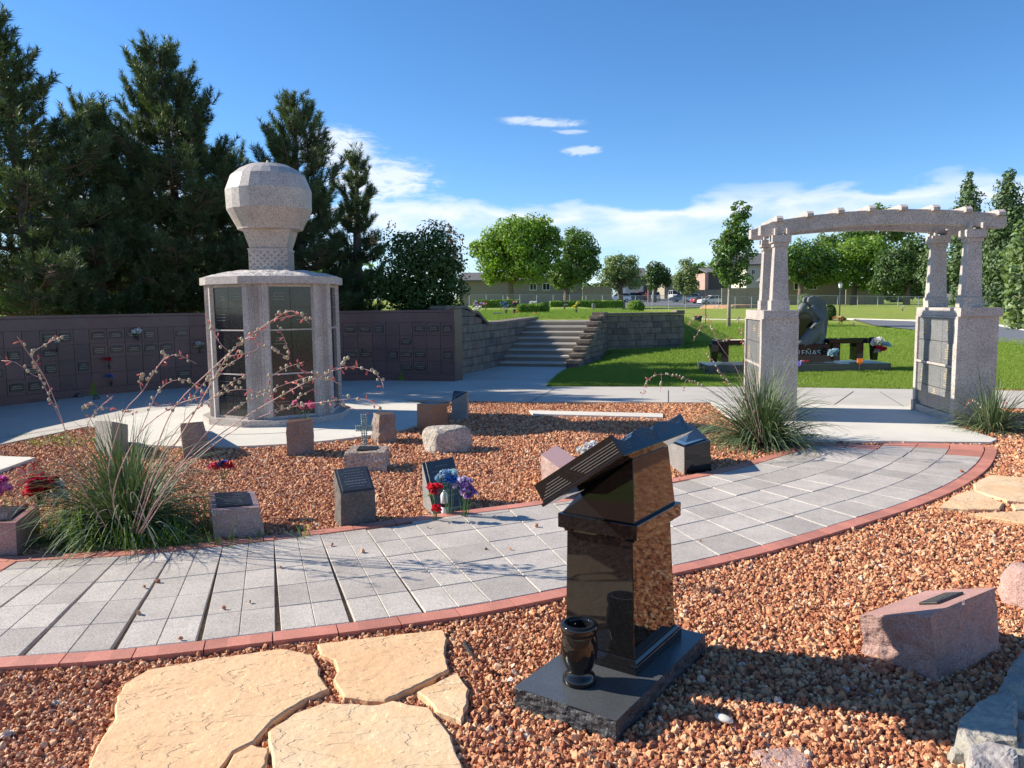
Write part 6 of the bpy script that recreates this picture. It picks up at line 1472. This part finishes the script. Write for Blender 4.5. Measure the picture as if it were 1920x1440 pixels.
# ------------------------------------------------------------------ chain link fence
def clfence(x0, x1, top0, top1, Y0, Y1, label, n):
    A, B = D(x0, 565, Y0), D(x1, 565, Y1); root = empty('chain_link_fence', (A.x, A.y, T(A.x, A.y)), label, 'fence'); L_ = root.location; H = 1.15; rail = []
    for i in range(n+1):
        p = A.lerp(B, i/n); z = T(p.x, p.y); py = top0+(top1-top0)*i/n; zt = D(x0+(x1-x0)*i/n, py, p.y).z; m = MB(); m.tube([(p.x-L_.x, p.y-L_.y, z-L_.z-.1), (p.x-L_.x, p.y-L_.y, zt-L_.z)], .035, 6); m.build('post', M['galv'], root); rail.append((Vector((p.x, p.y, zt))-L_, Vector((p.x, p.y, z))-L_))
    m = MB(); m.tube([r[0] for r in rail], .025, 6); m.build('top_rail', M['galv'], root)
    m = MB(); 
    for (t0, b0), (t1, b1) in zip(rail[:-1], rail[1:]):
        k = 16
        for i in range(-6, k):
            for s in (0, 1):
                f0, f1 = i/k, (i+6)/k; g0, g1 = max(0, f0), min(1, f1); 
                if g1 <= g0: continue
                h0, h1 = (g0-f0)/(f1-f0), (g1-f0)/(f1-f0)
                if s: h0, h1 = 1-h0, 1-h1
                p = b0.lerp(b1, g0).lerp(t0.lerp(t1, g0), h0); q = b0.lerp(b1, g1).lerp(t0.lerp(t1, g1), h1); w = Vector((0, 0, .008)); m.add([p-w, q-w, q+w, p+w], [(0, 1, 2, 3)])
    m.build('wire_mesh', M['galv'], root)
M['galv'] = plain('galvanised_steel', (.42, .43, .44), .45, .6)
clfence(880, 1160, 552, 553, 80, 82, 'grey chain link fence along the back of the upper lawn', 9)
clfence(1160, 1440, 554, 556, 82, 83, 'grey chain link fence in front of the parking lot', 9)
clfence(1460, 1800, 553, 557, 83, 80, 'grey chain link fence seen through the arch', 9)
# ------------------------------------------------------------------ cars
M['tyre'] = plain('tyre_rubber', (.02, .02, .02), .8)
M['rim'] = plain('alloy_rim', (.4, .4, .42), .3, .8)
def car(px, py, Y, col, label, kind='sedan', rz=0.0):
    p = D(px, py, Y); zg = T(p.x, p.y)+.05; zg = p.z if abs(p.z-zg) < .6 else zg; root = empty('parked_car', (p.x, p.y, zg), label, 'car', 'cars parked beyond the fence', rz)
    if kind == 'suv': L_, Wd, H, prof = 4.7, 1.85, 1.75, [(-2.35, .35), (-2.35, .95), (-2.2, 1.1), (-1.1, 1.15), (2.25, 1.12), (2.35, .9), (2.35, .35)]; cab = [(-1.15, 1.12), (-.55, 1.72), (1.95, 1.74), (2.28, 1.1)]
    elif kind == 'van': L_, Wd, H, prof = 4.9, 1.9, 2.0, [(-2.4, .35), (-2.4, .95), (-2.1, 1.15), (2.4, 1.15), (2.45, .35)]; cab = [(-2.0, 1.14), (-1.4, 1.95), (2.3, 2.0), (2.42, 1.14)]
    else: L_, Wd, H, prof = 4.6, 1.78, 1.45, [(-2.3, .3), (-2.3, .7), (-2.15, .82), (-1.1, .95), (1.6, .98), (2.25, .9), (2.3, .35)]; cab = [(-1.15, .93), (-.45, 1.42), (.75, 1.44), (1.65, .96)]
    paint = plain('car_paint_%s' % label[:9], col, .25); 
    def ext(mb, pr, w0, w1, z_in=None):
        n = len(pr); zt = max(z for _, z in pr); zb = min(z for _, z in pr)
        def w(z): return (w0+(w1-w0)*(z-zb)/(zt-zb))/2
        mb.add([(x, -w(z), z) for x, z in pr]+[(x, w(z), z) for x, z in pr], [tuple(range(n)), tuple(range(n, 2*n))[::-1]]+[(i, n+i, n+(i+1) % n, (i+1) % n) for i in range(n)])
    m = MB(); ext(m, prof, Wd, Wd*.96); m.build('body', paint, root, bevel=.06, seg=3)
    m = MB(); ext(m, cab, Wd*.9, Wd*.74); m.build('window_glass', M['glassdark'], root, bevel=.04)
    m = MB(); (x0, z0), (x1, z1), (x2, z2), (x3, z3) = cab; m.box(((x1+x2)/2, 0, (z1+z2)/2+.01), (x2-x1+.15, Wd*.76, .07))
    for sy in (-1, 1):
        for (a, b, c, d) in ((x0, z0, x1, z1), (x3, z3, x2, z2), ((x1+x2)/2-.1, z0, (x1+x2)/2, z1)): m.tube([(a, sy*Wd*.452, b), (c, sy*Wd*.375, d)], .045, 5)
    m.build('roof', paint, root, bevel=.03)
    for sx_ in (-1, 1):
        for sy in (-1, 1):
            m = MB(); c = Vector((sx_*L_*.305, sy*(Wd/2-.09), .33)); m.tube([c-Vector((0, .11, 0)), c+Vector((0, .11, 0))], .33, 16); w_ = m.build('wheel', M['tyre'], root)
            m = MB(); m.tube([c+Vector((0, sy*.09, 0)), c+Vector((0, sy*.12, 0))], .19, 12); m.build('rim', M['rim'], w_)
    for sy in (-1, 1):
        m = MB(); m.box((-L_/2+.03, sy*Wd*.36, .68), (.1, .3, .13)); m.build('headlight', M['wframe'], root, bevel=.02)
        m = MB(); m.box((L_/2-.0, sy*Wd*.38, .85), (.08, .22, .14)); m.build('tail_light', FR, root, bevel=.02)
FR = plain('red_lens', (.4, .02, .02), .3)
WH = (.72, .73, .74)
car(1160, 566.5, 152, WH, 'white pickup-like car with dark windows just right of the grey yard wall', 'suv', 0)
car(1183, 565.5, 155, (.06, .08, .14), 'dark blue car behind the white one by the yard wall', 'suv', 0)
car(1203, 563.5, 158, (.35, .05, .04), 'dark red car partly above the clipped shrub', 'suv', math.pi/2)
car(1226.5, 563, 165, WH, 'white hatchback seen from behind, alone on the driveway', 'suv', -math.pi/2)
car(1265, 562.5, 160, (.66, .66, .64), 'white van parked farthest away below the slim tree', 'van', math.pi/2)
car(1280, 566, 149, (.16, .22, .3), 'blue-grey car at the left end of the parked row', 'sedan', 2.6)
car(1303, 568, 147, WH, 'white sport utility car in the parked row', 'suv', 2.8)
car(1320, 569, 134, (.35, .03, .06), 'red sedan between the white utility car and the white sedan', 'sedan', .25)
car(1336, 571, 125, WH, 'white sedan nearest the fence at the right end of the parked row', 'sedan', .15)
car(1868, 569, 76, (.03, .035, .04), 'dark car under the tall junipers at the right', 'suv', .2)
car(1776, 569, 90, (.5, .52, .54), 'silver car seen between the right posts of the arch', 'suv', .2)
# ------------------------------------------------------------------ poles, bin, lamp
def pole(label, px, y0, y1, Y, r, mat, name, cat, head=None):
    b = D(px, y1, Y); zg = T(b.x, Y); h = D(px, y0, Y).z-zg; root = empty(name, (b.x, Y, zg), label, cat); m = MB(); m.tube([(0, 0, -.1), (0, 0, h)], [r*1.2, r], 8); m.build('pole', mat, root)
    if head: head(root, h)
    return root
def lamp_head(root, h):
    m = MB(); m.lathe([(.05, h), (.09, h+.02), (.13, h+.26), (.12, h+.28), (.02, h+.36)], 8); m.build('lamp_shade', M['white'], root)
    m = MB(); m.lathe([(.16, h+.26), (.17, h+.28), (.03, h+.38)], 8); m.build('lamp_cap', M['blacktop'], root)
pole('slim dark lamp post with a small white lantern head seen through the arch', 1574, 540, 590, 46, .04, M['blacktop'], 'lamp_post', 'lamp post', lamp_head)
def plate(root, h): m = MB(); m.box((0, 0, h-.06), (.08, .03, .12)); m.build('end_plate', M['blacktop'], root)
pole('thin dark metal stake standing upright on the lawn right of the retaining wall', 1323, 541, 606, 34, .018, M['blacktop'], 'metal_stake', 'stake', plate)
def xarm(root, h): m = MB(); m.box((0, 0, h-.5), (1.4, .1, .12)); m.build('cross_arm', M['bark'], root)
pole('brown wooden utility pole left of the driveway', 1216, 495, 556, 150, .16, plain('pole_wood', (.3, .17, .12), .9), 'utility_pole', 'pole', xarm)
def sthead(root, h): m = MB(); m.tube([(0, 0, h), (-.9, 0, h+.2)], .05, 6); m.box((-1.1, 0, h+.2), (.6, .22, .1)); m.build('lamp_head', M['rim'], root)
pole('pale street light just right of the wooden utility pole', 1225, 503, 556, 152, .1, M['galv'], 'street_light', 'street light', sthead)
def stone(px0, px1, y0, y1, label, mat='greymark', name='headstone'):
    g = gt((px0+px1)/2, y1); w = (px1-px0)/FPX*g.y; h = (y1-y0)/FPX*g.y; root = empty(name, g, label, 'headstone'); m = MB(); m.box((0, 0, h*.1), (w*1.15, .34, h*.2)); m.build('base', M['darkblock'], root, bevel=.01)
    m = MB(); pr = [(-w/2, h*.2), (w/2, h*.2), (w/2, h*.85), (w*.3, h), (-w*.3, h), (-w/2, h*.85)]; n = 6; m.add([(x, -.09, z) for x, z in pr]+[(x, .09, z) for x, z in pr], [tuple(range(n)), tuple(range(n, 2*n))[::-1]]+[(i, n+i, n+(i+1) % n, (i+1) % n) for i in range(n)]); m.build('tablet', M[mat], root, bevel=.01); return root
stone(1110, 1116, 569, 581, 'slim grey headstone just above the top corner of the stair wall')
stone(1126.5, 1130, 568, 576.5, 'tiny grey headstone by the long hedge')
stone(1165.5, 1172, 566, 582, 'dark grey headstone beside the bright clipped shrub', 'blacktop')
stone(924, 943, 586, 592, 'low wide grey-green headstone behind the dipping block wall', 'greymark')
g = gt(1307.5, 605); root = empty('trash_bin', g, 'small dark green square bin on the right lawn by the thin walkway', 'bin'); h = 13/FPX*g.y; w = 14/FPX*g.y
m = MB(); m.hexa([(-w*.4, -w*.4, 0), (w*.4, -w*.4, 0), (w*.4, w*.4, 0), (-w*.4, w*.4, 0)], [(-w*.5, -w*.5, h*.88), (w*.5, -w*.5, h*.88), (w*.5, w*.5, h*.88), (-w*.5, w*.5, h*.88)]); m.build('body', plain('dark_green_plastic', (.03, .055, .05), .6), root, bevel=.01)
m = MB(); m.box((0, 0, h*.93), (w*1.06, w*1.06, h*.1)); m.build('lid', plain('bin_lid', (.05, .08, .07), .6), root, bevel=.01)
# lawn flowers
def lawnflowers(px, py0, py1, wpx, cols, label, n=8, vase=True, seed=0):
    g = gt(px, py1); k = g.y/FPX; h = (py1-py0)*k; w = wpx*k
    hd = [(R.uniform(-.5, .5)*w*.8, R.uniform(-.3, .3)*w*.5, h*(.5+.42*R.random()), max(.04, w*.2), R.choice(cols)) for _ in range(n)]
    rt = bouquet(tuple(g), hd, label, 8, None, seed=seed, split=False, npet=16)
    if vase: m = MB(); m.lathe([(w*.1, 0), (w*.16, h*.38), (w*.17, h*.4), (w*.1, h*.4)], 10); m.build('vase', M['darkblock'], rt)
LAV = (.5, .4, .65)
lawnflowers(898, 566, 580, 20, [LAV, (.7, .4, .55), PNK], 'lavender and pink silk flowers behind the block wall pillar', 9, seed=41)
lawnflowers(911, 564, 582, 10, [(.8, .4, .35), ORG, PNK], 'salmon silk flowers in a brown vase right of the lavender ones', 5, seed=42)
lawnflowers(894, 575, 587, 20, [(.8, .75, .6), WHT], 'cream silk flowers just behind the top of the block wall', 7, False, seed=43)
lawnflowers(939, 566, 580, 7, [BLU, LAV], 'small blue silk flowers in a grey vase on the upper lawn', 4, seed=44)
lawnflowers(949, 565, 591, 13, [(.3, .2, .6), LAV, BLU], 'tall purple and blue silk flowers on the upper lawn', 9, seed=45)
lawnflowers(964, 564, 591, 20, [(.7, .3, .45), (.75, .45, .35), (.08, .2, .06), (.08, .2, .06)], 'pink and green silk arrangement beside the tall purple one', 12, seed=46)
lawnflowers(998, 565, 573, 20, [WHT, (.6, .7, .6)], 'white silk flowers behind the short dark hedge', 6, False, seed=47)
lawnflowers(1003, 586, 592, 9, [ORG, (.8, .5, .2)], 'small orange flowers in the grass at the top of the stairs', 5, False, seed=48)
lawnflowers(970, 584, 592, 8, [(.75, .5, .2), ORG], 'low gold silk flowers beside the pink and green arrangement', 5, False, seed=49)
lawnflowers(1080, 566, 590, 14, [YEL, YEL, (.8, .75, .3)], 'bright yellow silk flowers in a vase on the upper lawn above the stairs', 12, seed=50)
lawnflowers(1058, 563, 580, 13, [(.03, .03, .05), WHT, (.05, .05, .1)], 'black and white decorated memorial on the upper lawn', 8, seed=51)
lawnflowers(1384, 592, 608, 10, [(.75, .6, .6), WHT, (.5, .2, .2)], 'white and dark pink flower ball on a stake in the right lawn', 6, seed=52)
lawnflowers(1574, 594, 611, 24, [(.7, .5, .2), (.6, .25, .12), (.25, .3, .08), (.75, .6, .35)], 'orange and brown silk flower row on the lawn right of the angel', 14, False, seed=53)
lawnflowers(1600, 600, 612, 6, [WHT, (.1, .15, .1)], 'small white flowers in a dark pot where the road begins', 4, seed=54)
lawnflowers(1692, 573, 583, 10, [(.75, .6, .55), WHT], 'cream flowers alone on the far lawn, seen through the arch', 5, seed=55)
# fallen leaves on the concrete and red path corner
m = MB()
for i in range(26):
    x, y = RW.uniform(-8, 3), RW.uniform(8.5, 14); a = RW.uniform(0, 6); s = RW.uniform(.012, .03)
    m.add([(x+s*math.cos(a), y+s*math.sin(a), .052), (x-s*.5*math.sin(a), y+s*.5*math.cos(a), .056), (x-s*math.cos(a), y-s*math.sin(a), .052), (x+s*.5*math.sin(a), y-s*.5*math.cos(a), .056)], [(0, 1, 2, 3)])
tag(m.build('leaf_litter', plain('dry_leaf', (.3, .2, .1), .8)), 'scattered dry leaves on the concrete', 'leaves', kind='stuff')
g = G(1415+0, 1030-0);
